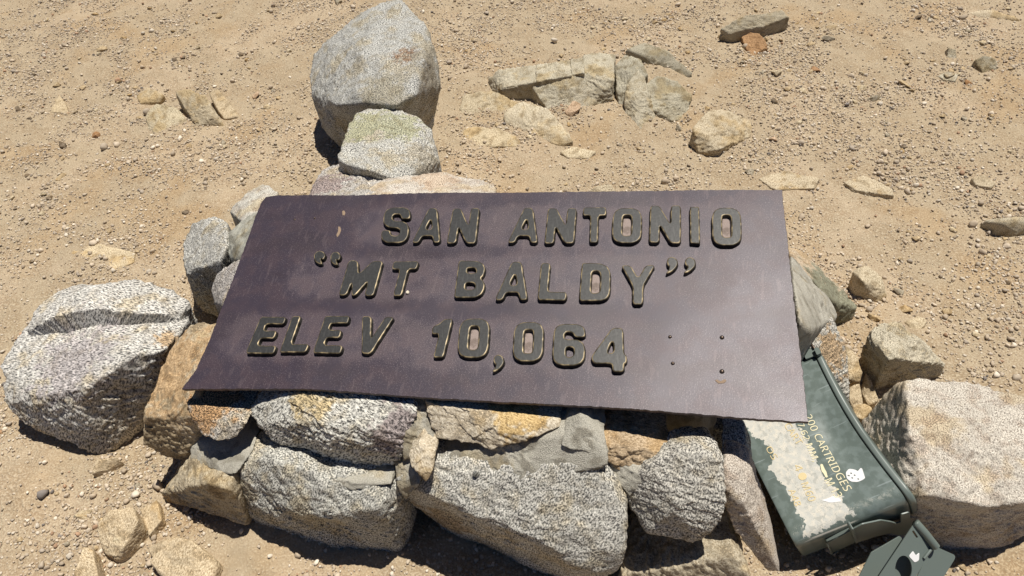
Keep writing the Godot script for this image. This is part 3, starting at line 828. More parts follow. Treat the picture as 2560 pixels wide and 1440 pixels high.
# ---------------------------------------------------------------- the bronze plaque
func plaque_point(a: float, b: float, lift: float) -> Vector3:    # a metres along, b metres up the plaque
	return PLAQUE_AT + PLAQUE_X * a + PLAQUE_Y * b + PLAQUE_N * (lift + plaque_bend(a, b))

func plaque_bend(a: float, b: float) -> float:                    # the casting is slightly warped
	var p := Vector3(a, b, 0)
	return big.get_noise_3dv(p * 3.2 + Vector3(5, 5, 5)) * 0.0022 + mid.get_noise_3dv(p * 15.0) * 0.0001

func plaque_ab(x: float, y: float, lift: float) -> Vector2:
	var p := on_plane(x, y, PLAQUE_AT + PLAQUE_N * lift, PLAQUE_N) - PLAQUE_AT
	return Vector2(p.dot(PLAQUE_X), p.dot(PLAQUE_Y))

func along(line: PackedVector2Array, t: float) -> Vector2:
	var total := 0.0
	for i in line.size() - 1:
		total += line[i].distance_to(line[i + 1])
	var want := t * total
	for i in line.size() - 1:
		var l := line[i].distance_to(line[i + 1])
		if want <= l or i == line.size() - 2:
			return line[i].lerp(line[i + 1], clampf(want / l, 0.0, 1.0))
		want -= l
	return line[-1]

func traced(a: Array) -> PackedVector2Array:
	var out := PackedVector2Array()
	for i in range(0, a.size(), 2):
		out.append(plaque_ab(a[i], a[i + 1], 0.0))
	return out

func make_plaque() -> void:
	var root := thing("plaque", "dark purple-brown bronze plaque with raised lettering lying on the cairn", "plaque")
	var top := traced([665, 493, 690, 489, 760, 488, 850, 489, 1000, 484, 1250, 482, 1500, 478, 1750, 475, 1955, 475])
	var right := traced([1955, 475, 1958, 520, 1964, 560, 1972, 640, 1983, 740, 1990, 800, 2000, 870, 2010, 960, 2020, 1055])
	var bottom := traced([455, 972, 600, 971, 765, 972, 900, 980, 1000, 988, 1100, 995, 1250, 1003, 1500, 1016, 1560, 1019, 1700, 1030, 1900, 1048, 2020, 1055])
	var left := traced([665, 493, 655, 505, 640, 540, 600, 650, 560, 755, 520, 860, 490, 925, 455, 972])
	var nu := 260
	var nv := 116
	var ab := PackedVector2Array()
	for j in nv + 1:
		var t := float(j) / nv
		var lf := along(left, t)
		var rt := along(right, t)
		for i in nu + 1:
			var s := float(i) / nu
			var p := along(top, s) * (1.0 - t) + along(bottom, s) * t + lf * (1.0 - s) + rt * s
			p -= top[0] * (1.0 - s) * (1.0 - t) + top[-1] * s * (1.0 - t) + bottom[0] * (1.0 - s) * t + bottom[-1] * s * t
			var edge := minf(minf(s, 1.0 - s) * nu, minf(t, 1.0 - t) * nv)
			if edge < 1.0:                                           # the cast rim is not quite straight
				p += Vector2(fine.get_noise_2d(p.x * 90.0, p.y * 90.0), fine.get_noise_2d(p.y * 90.0 + 50.0, p.x * 90.0)) * 0.0009
			ab.append(p)
	var v := PackedVector3Array()
	var uv := PackedVector2Array()
	var t3 := PackedInt32Array()
	var row := nu + 1
	for p in ab:
		v.append(plaque_point(p.x, p.y, 0.0))
		uv.append(Vector2(p.x / 1.04 + 0.5, 0.5 - p.y / 0.5))
	for j in nv:
		for i in nu:
			var a := j * row + i
			t3.append_array([a, a + 1, a + row, a + 1, a + row + 1, a + row])
	var rim := PackedInt32Array()
	for i in nu:
		rim.append(i)
	for j in nv:
		rim.append(j * row + nu)
	for i in nu:
		rim.append(nv * row + nu - i)
	for j in nv:
		rim.append((nv - j) * row)
	var rings := [[0.0, 0.0], [0.0006, -0.0008], [0.0008, -0.005], [-0.001, -0.009]]
	var first := v.size()
	var n := rim.size()
	for r in rings:
		for k in n:
			var here := ab[rim[k]]
			var out2 := (ab[rim[(k + 1) % n]] - ab[rim[(k + n - 1) % n]]).normalized()
			var q: Vector2 = here + Vector2(-out2.y, out2.x) * r[0]
			v.append(plaque_point(q.x, q.y, r[1] + 0.0004 * fine.get_noise_2d(q.x * 70.0, q.y * 70.0 + r[1] * 900.0) * signf(-r[1])))
			uv.append(Vector2(q.x / 1.04 + 0.5, 0.5 - q.y / 0.5))
	for r in rings.size() - 1:
		for k in n:
			var a := first + r * n + k
			var b := first + r * n + (k + 1) % n
			t3.append_array([a, a + n, b, b, a + n, b + n])
	var under := v.size()
	v.append(plaque_point(0, 0, -0.009))
	uv.append(Vector2(0.5, 0.5))
	for k in n:
		var a := first + (rings.size() - 1) * n
		t3.append_array([a + k, under, a + (k + 1) % n])
	make_plaque_material()
	put("plate", mesh_of(v, t3, normals_of(v, t3), PackedColorArray(), uv), mats.plaque, root)
	make_letters(root)
	for r in [[1675, 842, 0.003], [1805, 843, 0.0036], [1682, 908, 0.003], [1805, 928, 0.0038], [737, 549, 0.0022], [787, 546, 0.0022]]:
		rivet(root, r[0], r[1], r[2])
	var tan := plain("dried_dirt", Color(0.56, 0.48, 0.40), 0.95, 0.0)
	for m in [[855, 528, 861, 526, 864, 532, 862, 539, 856, 539], [845, 566, 851, 567, 853, 576, 849, 586, 843, 594, 840, 588, 845, 578], [1786, 950, 1794, 947, 1800, 953, 1812, 946, 1818, 951, 1810, 958, 1796, 959]]:
		var c := PackedVector2Array()
		for i in range(0, m.size(), 2):
			c.append(plaque_ab(m[i], m[i + 1], 0.0))
		var mid_c := c[0]
		for i in c.size():
			c[i] -= mid_c
		var lie_on := func(p: Vector2, h: float) -> Vector3: return plaque_point(mid_c.x + p.x, mid_c.y + p.y, h) - plaque_point(mid_c.x, mid_c.y, 0.0)
		put("dried_dirt", raised(turned(softened(c, 0.0015, 0.002), false), [], [[0.0, -0.0004], [0.0004, 0.0005], [0.001, 0.0007]], lie_on, [Color.WHITE, Color.WHITE, Color.WHITE]), tan, root, Transform3D(Basis.IDENTITY, plaque_point(mid_c.x, mid_c.y, 0.0)))
	var pb := plaque_ab(1018, 730, 0.003)
	var bit := put("pebble", pebble_mesh(2, 77, 0.8), mats.pebble, self, Transform3D(Basis.from_euler(Vector3(0.3, 1.0, 0)).scaled(Vector3.ONE * 0.0075), plaque_point(pb.x, pb.y, 0.002)))
	bit.mesh.surface_set_material(0, plain("white_chip", Color(0.82, 0.78, 0.70), 0.9, 0.0))
	tag(bit, "tiny white pebble lying on the plaque beside the T of the second line", "pebble")

func plain(called: String, c: Color, rough: float, metal: float) -> StandardMaterial3D:
	var m := StandardMaterial3D.new()
	m.resource_name = called
	m.albedo_color = c
	m.roughness = rough
	m.metallic = metal
	return m

func rivet(root: Node3D, x: float, y: float, r: float) -> void:
	var c := plaque_ab(x, y, 0.0)
	var v := PackedVector3Array([plaque_point(c.x, c.y, r * 0.75)])
	var t := PackedInt32Array()
	for k in 3:
		for i in 14:
			var a := TAU * i / 14.0
			var rr: float = r * [0.5, 0.85, 1.0][k]
			v.append(plaque_point(c.x + cos(a) * rr, c.y + sin(a) * rr, r * [0.62, 0.35, -0.2][k]))
	for i in 14:
		var j := (i + 1) % 14
		t.append_array([0, 1 + j, 1 + i])
		for k in 2:
			t.append_array([1 + k * 14 + i, 1 + k * 14 + j, 15 + k * 14 + i, 1 + k * 14 + j, 15 + k * 14 + j, 15 + k * 14 + i])
	put("rivet", mesh_of(v, t, normals_of(v, t)), mats.rivet, root)

func make_plaque_material() -> void:
	var wide := 1664
	var high := 800
	var side := 832
	var mottle := noise_image(side, 0.012, 501, 1.0, 4)
	var slate := noise_image(side, 0.007, 502, 1.0, 4)
	var speck := noise_image(side, 0.28, 503, 1.0, 2)
	var grain := noise_image(side, 0.2, 504, 1.0, 2)
	var scratch := noise_image(side, 0.05, 505, 5.0, 2)
	# dust that has dried round the lettering: a worn, ragged border of each line, and the pink patina in the open letters
	var dust := PackedFloat32Array()
	dust.resize(208 * 100)
	for line in [[945, 500, 1870, 625], [775, 620, 1755, 765], [600, 780, 1000, 895], [1055, 785, 1580, 935]]:
		var p := plaque_ab(line[0], (line[1] + line[3]) * 0.5, 0.0)
		var q := plaque_ab(line[2], (line[1] + line[3]) * 0.5, 0.0)
		for j in 100:
			for i in 208:
				var here := Vector2((i / 208.0 - 0.5) * 1.04, (0.5 - j / 100.0) * 0.5)
				var near := Geometry2D.get_closest_point_to_segment(here, p, q).distance_to(here)
				dust[j * 208 + i] = maxf(dust[j * 208 + i], smoothstep(0.065, 0.03, near))
	var out := PackedByteArray()
	out.resize(wide * high * 3)
	var orm := PackedByteArray()
	orm.resize(wide * high * 3)
	var relief := PackedByteArray()
	relief.resize(wide * high)
	for y in high:
		for x in wide:
			var i := y * wide + x
			var k := (y % side) * side + x % side
			var k2 := ((y * 3 + 211) % side) * side + (x * 2 + 77) % side
			var a: float = mottle[k] / 255.0
			var b: float = slate[((y + 300) % side) * side + (x / 2) % side] / 255.0
			var f: float = speck[k] / 255.0
			var gr: float = grain[k2] / 255.0
			var sc: float = scratch[k] / 255.0
			var du: float = dust[(y / 8) * 208 + x / 8]
			var col := Color(0.212, 0.178, 0.222).lerp(Color(0.24, 0.19, 0.222), smoothstep(0.3, 0.75, a))
			col = col.lerp(Color(0.205, 0.165, 0.19), smoothstep(0.45, 0.85, b) * 0.6)
			var dirt := smoothstep(0.40, 0.72, a * 0.45 + f * 0.35 + du * 0.30) * (0.25 + 0.75 * du)
			col = col.lerp(Color(0.42, 0.365, 0.37), dirt * 0.3)
			col = col.lerp(Color(0.60, 0.56, 0.54), smoothstep(0.68, 0.8, f) * 0.55)
			col = col.lerp(Color(0.20, 0.15, 0.17), smoothstep(0.36, 0.24, f) * 0.5)
			col = col.lerp(Color(0.42, 0.37, 0.37), smoothstep(0.76, 0.80, sc) * 0.3)
			out[i * 3] = to_byte(col.r)
			out[i * 3 + 1] = to_byte(col.g)
			out[i * 3 + 2] = to_byte(col.b)
			orm[i * 3] = 255
			orm[i * 3 + 1] = to_byte(0.465 + 0.06 * dirt + 0.04 * (a - 0.5) + 0.14 * (gr - 0.5))
			orm[i * 3 + 2] = to_byte(0.15 - 0.1 * dirt)
			relief[i] = to_byte(gr * 0.7 + f * 0.3)
	var m := ORMMaterial3D.new()
	m.resource_name = "bronze_patina"
	m.metallic_specular = 0.56
	m.albedo_texture = ImageTexture.create_from_image(Image.create_from_data(wide, high, false, Image.FORMAT_RGB8, out))
	m.orm_texture = ImageTexture.create_from_image(Image.create_from_data(wide, high, false, Image.FORMAT_RGB8, orm))
	m.heightmap_enabled = true
	m.heightmap_texture = ImageTexture.create_from_image(Image.create_from_data(wide, high, false, Image.FORMAT_L8, relief))
	m.heightmap_scale = 0.016
	mats["plaque"] = m
	var n := noise_image(512, 0.06, 511, 1.0, 3)
	var s := noise_image(512, 0.10, 512, 7.0, 1)
	var d := PackedByteArray()
	d.resize(512 * 512 * 3)
	for i in 512 * 512:
		var c := Color(0.80, 0.80, 0.79).lerp(Color(0.90, 0.90, 0.89), smoothstep(0.4, 0.7, n[i] / 255.0))
		c = c.lerp(Color(1.0, 1.0, 0.98), smoothstep(0.72, 0.80, s[i] / 255.0))
		d[i * 3] = to_byte(c.r)
		d[i * 3 + 1] = to_byte(c.g)
		d[i * 3 + 2] = to_byte(c.b)
	var l := StandardMaterial3D.new()
	l.resource_name = "letter_bronze"
	l.albedo_texture = texture_of(d, 512)
	l.vertex_color_use_as_albedo = true
	l.metallic = 0.3
	l.roughness = 0.46
	l.uv1_triplanar = true
	l.uv1_scale = Vector3.ONE * 6.0
	l.heightmap_enabled = true
	l.heightmap_texture = texture_of(n, 512, Image.FORMAT_L8)
	l.heightmap_scale = 0.006
	mats["letter"] = l
	mats["rivet"] = plain("rivet_bronze", Color(0.36, 0.31, 0.27), 0.32, 0.7)
	var pk := plain("pink_patina", Color(0.84, 0.775, 0.785), 0.85, 0.0)
	pk.albedo_texture = mats.mortar.albedo_texture
	pk.uv1_triplanar = true
	pk.uv1_scale = Vector3.ONE * 9.0
	mats["patina"] = pk

# one contour made dense, its corners cut
func softened(c: PackedVector2Array, cut: float, step: float) -> PackedVector2Array:
	var cutc := PackedVector2Array()
	var n := c.size()
	for i in n:
		var p := c[i]
		var a := c[(i + n - 1) % n]
		var b := c[(i + 1) % n]
		var la := minf(cut, p.distance_to(a) * 0.3)
		var lb := minf(cut, p.distance_to(b) * 0.3)
		var p1 := p.move_toward(a, la)
		var p2 := p.move_toward(b, lb)
		cutc.append(p1)
		cutc.append(p1.lerp(p2, 0.5).lerp(p, 0.35))
		cutc.append(p2)
	var out := PackedVector2Array()
	n = cutc.size()
	for i in n:
		var a := cutc[i]
		var b := cutc[(i + 1) % n]
		var parts := maxi(1, int(a.distance_to(b) / step))
		for k in parts:
			out.append(a.lerp(b, float(k) / parts))
	return out

func shrunk(c: PackedVector2Array, by: float) -> PackedVector2Array:   # point by point, towards the inside of a clockwise-on-screen contour
	var out := PackedVector2Array()
	var n := c.size()
	for i in n:
		var d := (c[(i + 1) % n] - c[i]).normalized() + (c[i] - c[(i + n - 1) % n]).normalized()
		d = d.normalized()
		out.append(c[i] + Vector2(-d.y, d.x) * by)
	return out

func turned(c: PackedVector2Array, clockwise: bool) -> PackedVector2Array:
	if Geometry2D.is_polygon_clockwise(c) != clockwise:
		c.reverse()
	return c

func flat_fill(outer: PackedVector2Array, holes: Array) -> Array:     # [points, triangles]
	var pts := outer.duplicate()
	for h in holes:
		pts.append_array(h)
	if holes.is_empty():
		var e := Geometry2D.triangulate_polygon(outer)
		if e.size():
			return [pts, e]
	var keep := PackedInt32Array()
	var all := Geometry2D.triangulate_delaunay(pts)
	for i in range(0, all.size(), 3):
		var c := (pts[all[i]] + pts[all[i + 1]] + pts[all[i + 2]]) / 3.0
		if not Geometry2D.is_point_in_polygon(c, outer):
			continue
		var inside := false
		for h in holes:
			if Geometry2D.is_point_in_polygon(c, h):
				inside = true
		if not inside:
			keep.append_array([all[i], all[i + 1], all[i + 2]])
	return [pts, keep]

# A raised plate: contours (outer, holes) in metres, profile [[inset, height], ...] from the foot to the rim of the flat top. place(p: Vector2, height) -> Vector3
func raised(outer: PackedVector2Array, holes: Array, profile: Array, place: Callable, tints: Array, bottom := false) -> ArrayMesh:
	var contours := [turned(outer, false)]
	for h in holes:
		contours.append(turned(h, true))
	var v := PackedVector3Array()
	var t := PackedInt32Array()
	var col := PackedColorArray()
	var tops := []
	for c in contours:
		var n: int = c.size()
		var first := v.size()
		for r in profile.size():
			var ring := shrunk(c, profile[r][0])
			for p in ring:
				v.append(place.call(p, profile[r][1]))
				var rub := clampf(0.62 + 1.1 * fine.get_noise_2d(p.x * 70.0 + v.size() * 0.001, p.y * 70.0), 0.25, 1.6)
				col.append(Color(tints[r].r * rub, tints[r].g * rub, tints[r].b * rub) if tints[r].r < 0.99 and r < profile.size() - 1 else tints[r])
			if r == profile.size() - 1:
				tops.append(ring)
		for r in profile.size() - 1:
			for k in n:
				var a := first + r * n + k
				var b := first + r * n + (k + 1) % n
				t.append_array([a, a + n, b, b, a + n, b + n])
	var nrm := normals_of(v, t)
	for side in (2 if bottom else 1):
		var rings := tops
		var hgt: float = profile[-1][1]
		if side == 1:
			rings = []
			for c in contours:
				rings.append(shrunk(c, profile[0][0]))
			hgt = profile[0][1]
		var f := flat_fill(rings[0], rings.slice(1))
		var base := v.size()
		var mid3 := Vector3.ZERO
		for p in f[0]:
			v.append(place.call(p, hgt))
			col.append(tints[-1])
		var idx: PackedInt32Array = f[1]
		var up: Vector3 = (place.call(Vector2(0, 0), 0.01) - place.call(Vector2(0, 0), 0.0)).normalized() * (1.0 if side == 0 else -1.0)
		for i in range(0, idx.size(), 3):
			var a := base + idx[i]
			var b := base + idx[i + 1]
			var c2 := base + idx[i + 2]
			if (v[c2] - v[a]).cross(v[b] - v[a]).dot(up) < 0.0:
				var k := b
				b = c2
				c2 = k
			t.append_array([a, b, c2])
		for i in range(base, v.size()):
			nrm.append(up)
	return mesh_of(v, t, nrm, col)

func contour(a: Array) -> PackedVector2Array:
	var out := PackedVector2Array()
	for i in range(0, a.size(), 2):
		out.append(Vector2(a[i], a[i + 1]))
	return out

func glyphs() -> Dictionary:                     # x to the right, y down, in a box of one by one
	var ring := [0.28, 0, 0.72, 0, 0.92, 0.08, 1, 0.24, 1, 0.76, 0.92, 0.92, 0.72, 1, 0.28, 1, 0.08, 0.92, 0, 0.76, 0, 0.24, 0.08, 0.08]
	var slot := [0.40, 0.20, 0.60, 0.20, 0.66, 0.26, 0.66, 0.74, 0.60, 0.80, 0.40, 0.80, 0.34, 0.74, 0.34, 0.26]
	return {
		"A": [[0.36, 0, 0.64, 0, 1, 1, 0.76, 1, 0.69, 0.81, 0.31, 0.81, 0.24, 1, 0, 1], [0.47, 0.36, 0.54, 0.36, 0.62, 0.63, 0.38, 0.63]],
		"N": [[0, 0, 0.30, 0, 0.68, 0.52, 0.68, 0, 1, 0, 1, 1, 0.68, 1, 0.32, 0.52, 0.32, 1, 0, 1]],
		"T": [[0, 0, 1, 0, 1, 0.23, 0.67, 0.23, 0.67, 1, 0.33, 1, 0.33, 0.23, 0, 0.23]],
		"I": [[0, 0, 1, 0, 1, 1, 0, 1]],
		"O": [ring, slot],
		"0": [ring, slot],
		"M": [[0, 0, 0.27, 0, 0.40, 0.40, 0.71, 0, 1, 0, 1, 1, 0.74, 1, 0.73, 0.58, 0.48, 1, 0.37, 1, 0.28, 0.62, 0.22, 1, 0, 1]],
		"B": [[0, 0, 0.65, 0, 0.88, 0.07, 0.97, 0.22, 0.93, 0.40, 0.83, 0.48, 0.95, 0.56, 1, 0.72, 0.92, 0.91, 0.7, 1, 0, 1], [0.33, 0.2, 0.6, 0.2, 0.67, 0.27, 0.64, 0.35, 0.33, 0.35], [0.33, 0.6, 0.62, 0.6, 0.69, 0.69, 0.63, 0.79, 0.33, 0.79]],
		"L": [[0, 0, 0.33, 0, 0.33, 0.78, 1, 0.78, 1, 1, 0, 1]],
		"D": [[0, 0, 0.7, 0, 0.9, 0.07, 1, 0.22, 1, 0.78, 0.9, 0.94, 0.7, 1, 0, 1], [0.36, 0.21, 0.6, 0.21, 0.67, 0.28, 0.67, 0.73, 0.6, 0.80, 0.36, 0.80]],
		"Y": [[0, 0, 0.28, 0, 0.5, 0.34, 0.72, 0, 1, 0, 0.65, 0.54, 0.65, 1, 0.35, 1, 0.35, 0.54]],
		"E": [[0, 0, 1, 0, 1, 0.2, 0.32, 0.2, 0.32, 0.38, 0.82, 0.38, 0.82, 0.59, 0.32, 0.59, 0.32, 0.79, 1, 0.79, 1, 1, 0, 1]],
		"V": [[0, 0, 0.29, 0, 0.50, 0.62, 0.73, 0, 1, 0, 0.64, 1, 0.34, 1]],
		"S": [[0.28, 0, 0.75, 0, 0.94, 0.06, 1, 0.18, 1, 0.33, 0.69, 0.33, 0.66, 0.24, 0.56, 0.19, 0.42, 0.19, 0.33, 0.25, 0.34, 0.34, 0.45, 0.39, 0.75, 0.40, 0.93, 0.47, 1, 0.6, 1, 0.8, 0.91, 0.94, 0.72, 1, 0.25, 1, 0.07, 0.94, 0, 0.84, 0, 0.66, 0.31, 0.66, 0.33, 0.75, 0.42, 0.81, 0.6, 0.81, 0.68, 0.74, 0.68, 0.66, 0.6, 0.60, 0.3, 0.58, 0.09, 0.52, 0, 0.40, 0, 0.18, 0.08, 0.06]],
		"1": [[0.55, 0, 1, 0, 1, 1, 0.46, 1, 0.46, 0.40, 0.10, 0.40, 0.02, 0.30, 0.06, 0.20, 0.34, 0.13]],
		"6": [[0.28, 0, 0.78, 0, 0.95, 0.07, 1, 0.22, 0.97, 0.32, 0.67, 0.32, 0.60, 0.21, 0.42, 0.19, 0.34, 0.26, 0.34, 0.36, 0.46, 0.38, 0.78, 0.38, 0.95, 0.47, 1, 0.63, 0.98, 0.82, 0.88, 0.95, 0.7, 1, 0.3, 1, 0.1, 0.94, 0, 0.8, 0, 0.2, 0.08, 0.06], [0.40, 0.58, 0.52, 0.55, 0.65, 0.59, 0.67, 0.72, 0.58, 0.81, 0.40, 0.79]],
		"4": [[0.60, 0, 0.91, 0, 0.92, 0.60, 1, 0.64, 1, 0.80, 0.92, 0.83, 0.92, 1, 0.60, 1, 0.60, 0.82, 0.08, 0.82, 0, 0.70, 0.06, 0.60], [0.56, 0.34, 0.64, 0.34, 0.65, 0.58, 0.44, 0.60]],
		"close": [[0.1, 0.3, 0.2, 0.1, 0.5, 0, 0.85, 0.1, 1, 0.35, 0.9, 0.6, 0.6, 0.85, 0.15, 1, 0.05, 0.94, 0.25, 0.78, 0.35, 0.62, 0.18, 0.5]],
		"open": [[0, 0.4, 0.18, 0.1, 0.5, 0, 0.85, 0.1, 1, 0.36, 0.92, 0.6, 0.76, 0.66, 0.62, 0.58, 0.62, 0.7, 0.74, 0.88, 0.78, 1, 0.5, 1, 0.14, 0.8]],
	}

func make_letters(root: Node3D) -> void:
	var g := glyphs()
	var high := 0.0078
	# glyph, then where its box's corners lie: top left, top right, bottom right, bottom left
	for l in [
		["S", 961.7, 518, 1027, 518, 1018, 605, 950, 605], ["A", 1047, 520.6, 1118, 520.6, 1100, 605, 1029, 605], ["N", 1132.5, 522, 1199, 520.6, 1189, 608, 1116, 607.5],
		["A", 1284, 519.6, 1359, 519.6, 1344, 607, 1269, 607], ["N", 1370, 520.6, 1441.5, 519.6, 1435, 607, 1361, 609], ["T", 1458, 517.5, 1515.6, 517, 1513, 606, 1455, 606],
		["O", 1533, 518.5, 1605, 519.6, 1603, 607, 1529, 606], ["N", 1626, 513, 1701.7, 513, 1701.7, 608, 1623, 605], ["I", 1725, 517, 1747.5, 517, 1750, 609, 1726, 607], ["O", 1780, 519.6, 1852, 520.6, 1855, 613, 1781, 613],
		["open", 785, 626, 814, 626, 811, 659, 782, 659], ["open", 826, 628, 852, 628, 849, 661, 823, 661],
		["M", 871, 650, 956.7, 651, 933, 738.5, 846, 737.5], ["T", 983, 652, 1046, 652, 1024, 738.5, 961.5, 738.5], ["B", 1147, 651, 1217, 653, 1209.6, 743.5, 1134.6, 742.5],
		["A", 1251, 655, 1333, 655, 1319, 749, 1236.7, 749], ["L", 1353, 658, 1424, 660, 1414.6, 751, 1344, 749], ["D", 1455, 657, 1526, 660, 1525, 751, 1448, 751], ["Y", 1553, 663, 1638.5, 662, 1637.5, 760, 1552, 760],
		["close", 1664, 641, 1695, 641, 1695, 683, 1664, 683], ["close", 1709, 642, 1740, 642, 1740, 682, 1709, 682],
		["E", 651, 790.6, 714.6, 791.7, 683, 883, 612.5, 882], ["L", 730, 789.6, 796, 789.6, 764.6, 880, 697, 880], ["E", 812.5, 789.6, 874, 789.6, 851, 883, 781, 882], ["V", 905, 789.6, 985, 791.7, 955, 883, 876, 883],
		["1", 1085, 796, 1131, 796, 1107.5, 892, 1061, 892], ["0", 1150, 795, 1225, 795, 1218, 893, 1141, 892], ["close", 1230, 884, 1260, 884, 1259, 928, 1229, 928],
		["0", 1285.7, 804, 1360, 804, 1355.7, 902, 1280, 901], ["6", 1385, 808, 1464, 809.5, 1462, 913, 1379.5, 912], ["4", 1477.6, 818.5, 1565.6, 818.5, 1567, 928, 1477.6, 928],
	]:
		var q := []
		for i in 4:
			q.append(plaque_ab(l[1 + i * 2], l[2 + i * 2], high))
		var middle_ab: Vector2 = (q[0] + q[1] + q[2] + q[3]) * 0.25
		var contours := []
		for c in g[l[0]]:
			var out := PackedVector2Array()
			for p in softened(contour(c), 0.075 if l[0].length() == 1 else 0.16, 0.055):
				var a: Vector2 = q[0].lerp(q[1], p.x).lerp(q[3].lerp(q[2], p.x), p.y) - middle_ab
				a += Vector2(fine.get_noise_2d(a.x * 110.0 + l[1], a.y * 110.0), fine.get_noise_2d(a.y * 110.0, a.x * 110.0 + l[2])) * 0.0003
				out.append(a)
			contours.append(out)
		var origin := plaque_point(middle_ab.x, middle_ab.y, 0.0)
		var place := func(p: Vector2, h: float) -> Vector3:
			var wob := 0.00012 * fine.get_noise_2d(p.x * 120.0 + l[1], p.y * 120.0) if h > 0.004 else 0.0
			return plaque_point(middle_ab.x + p.x, middle_ab.y + p.y, h + wob) - origin
		var dark := Color(0.060, 0.058, 0.052)
		var worn := Color(0.42, 0.33, 0.19)
		var profile := [[-0.0014, -0.002], [-0.001, 0.0006], [-0.0003, high - 0.0016], [0.0001, high - 0.0006], [0.0012, high - 0.0001], [0.0019, high]]
		var s := put("letter", raised(contours[0], contours.slice(1), profile, place, [dark, dark, dark, worn, worn, Color(0.062, 0.061, 0.061)]), mats.letter, root, Transform3D(Basis.IDENTITY, origin))
		s.set_meta("label", "raised bronze mark of the plaque's lettering" if l[0].length() > 1 else "raised bronze letter %s" % l[0])
		if l[0] in ["O", "0", "D"]:                       # the open middle keeps a pinkish crust
			var hole: PackedVector2Array = contours[1].duplicate()
			var floor_of := func(p: Vector2, h: float) -> Vector3: return plaque_point(middle_ab.x + p.x, middle_ab.y + p.y, h) - origin
			var crust := raised(hole, [], [[-0.0004, -0.0006], [0.0003, 0.0003], [0.0008, 0.0004]], floor_of, [Color.WHITE, Color.WHITE, Color.WHITE])
			put("patina", crust, mats.patina, s)


# ---------------------------------------------------------------- the ammunition can
var can_at: Vector3
var can_l: Vector3            # along the can, away from the plaque
var can_w: Vector3            # from the lid's rim to the can's bottom
var can_n: Vector3            # out of the printed side
const CAN_LONG := 0.284
const CAN_WIDE := 0.183
const CAN_DEEP := 0.094

func can_point(u: float, v: float, lift: float) -> Vector3:
	var s := sin(PI * clampf(u / CAN_LONG, 0.0, 1.0))
	var give := clampf(1.0 - v / CAN_WIDE, 0.0, 1.1)
	var bow := 0.0105 * s * give                      # the rim is bent in towards the middle
	var dent := -0.006 * exp(-pow((u - 0.15) / 0.05, 2.0) - pow((v - 0.035) / 0.03, 2.0)) - 0.003 * s * s
	dent += 0.0012 * mid.get_noise_2d(u * 14.0, v * 14.0)
	return can_at + can_l * u + can_w * (v + bow) + can_n * (lift + dent * clampf(1.0 + lift / 0.02, 0.0, 1.0))

func can_uv(x: float, y: float) -> Vector2:
	var p := on_plane(x, y, can_at, can_n) - can_at
	var u := p.dot(can_l)
	var v := p.dot(can_w)
	var s := sin(PI * clampf(u / CAN_LONG, 0.0, 1.0))
	v -= 0.0105 * s * clampf(1.0 - v / CAN_WIDE, 0.0, 1.1)
	return Vector2(u, v)

# the cross-section (along, out) of the can: a rectangle with round corners, grown by more
func can_section(more: float) -> PackedVector2Array:
	var out := PackedVector2Array()
	var r := 0.021
	for c in [[CAN_LONG - r, -r, 90.0], [CAN_LONG - r, -CAN_DEEP + r, 0.0], [r, -CAN_DEEP + r, -90.0], [r, -r, -180.0]]:
		for k in 9:
			var a := deg_to_rad(c[2] - 90.0 * k / 8.0)
			out.append(Vector2(c[0] + cos(a) * (r + more), c[1] + sin(a) * (r + more)))
	var dense := PackedVector2Array()
	for i in out.size():
		var a := out[i]
		var b := out[(i + 1) % out.size()]
		var parts := maxi(1, int(a.distance_to(b) / 0.008))
		for k in parts:
			dense.append(a.lerp(b, float(k) / parts))
	return dense

func can_shell(stations: Array) -> ArrayMesh:        # stations: [v, more]
	var v := PackedVector3Array()
	var uv := PackedVector2Array()
	var t := PackedInt32Array()
	var n := 0
	for s in stations:
		var ring := can_section(s[1])
		n = ring.size()
		for p in ring:
			v.append(can_point(p.x, s[0], p.y) - can_at)
			uv.append(Vector2(clampf(p.x / CAN_LONG, 0.01, 0.99), clampf(s[0] / CAN_WIDE, 0.01, 0.99)) if p.y > -0.012 else Vector2(0.03, clampf(s[0] / CAN_WIDE, 0.3, 0.97)))
	for j in stations.size() - 1:
		for i in n:
			var a := j * n + i
			var b := j * n + (i + 1) % n
			t.append_array([a, b, a + n, b, b + n, a + n])
	var nrm := normals_of(v, t)
	for e in 2:                                       # close both ends
		var from := v.size()
		var at := 0 if e == 0 else (stations.size() - 1) * n
		var c := Vector3.ZERO
		for i in n:
			c += v[at + i] / n
		for i in n:
			v.append(v[at + i])
			uv.append(Vector2(0.03, 0.9))
			nrm.append(can_w * (-1.0 if e == 0 else 1.0))
		v.append(c)
		uv.append(Vector2(0.03, 0.9))
		nrm.append(can_w * (-1.0 if e == 0 else 1.0))
		for i in n:
			if e == 0:
				t.append_array([from + n, from + (i + 1) % n, from + i])
			else:
				t.append_array([from + n, from + i, from + (i + 1) % n])
	return mesh_of(v, t, nrm, PackedColorArray(), uv)

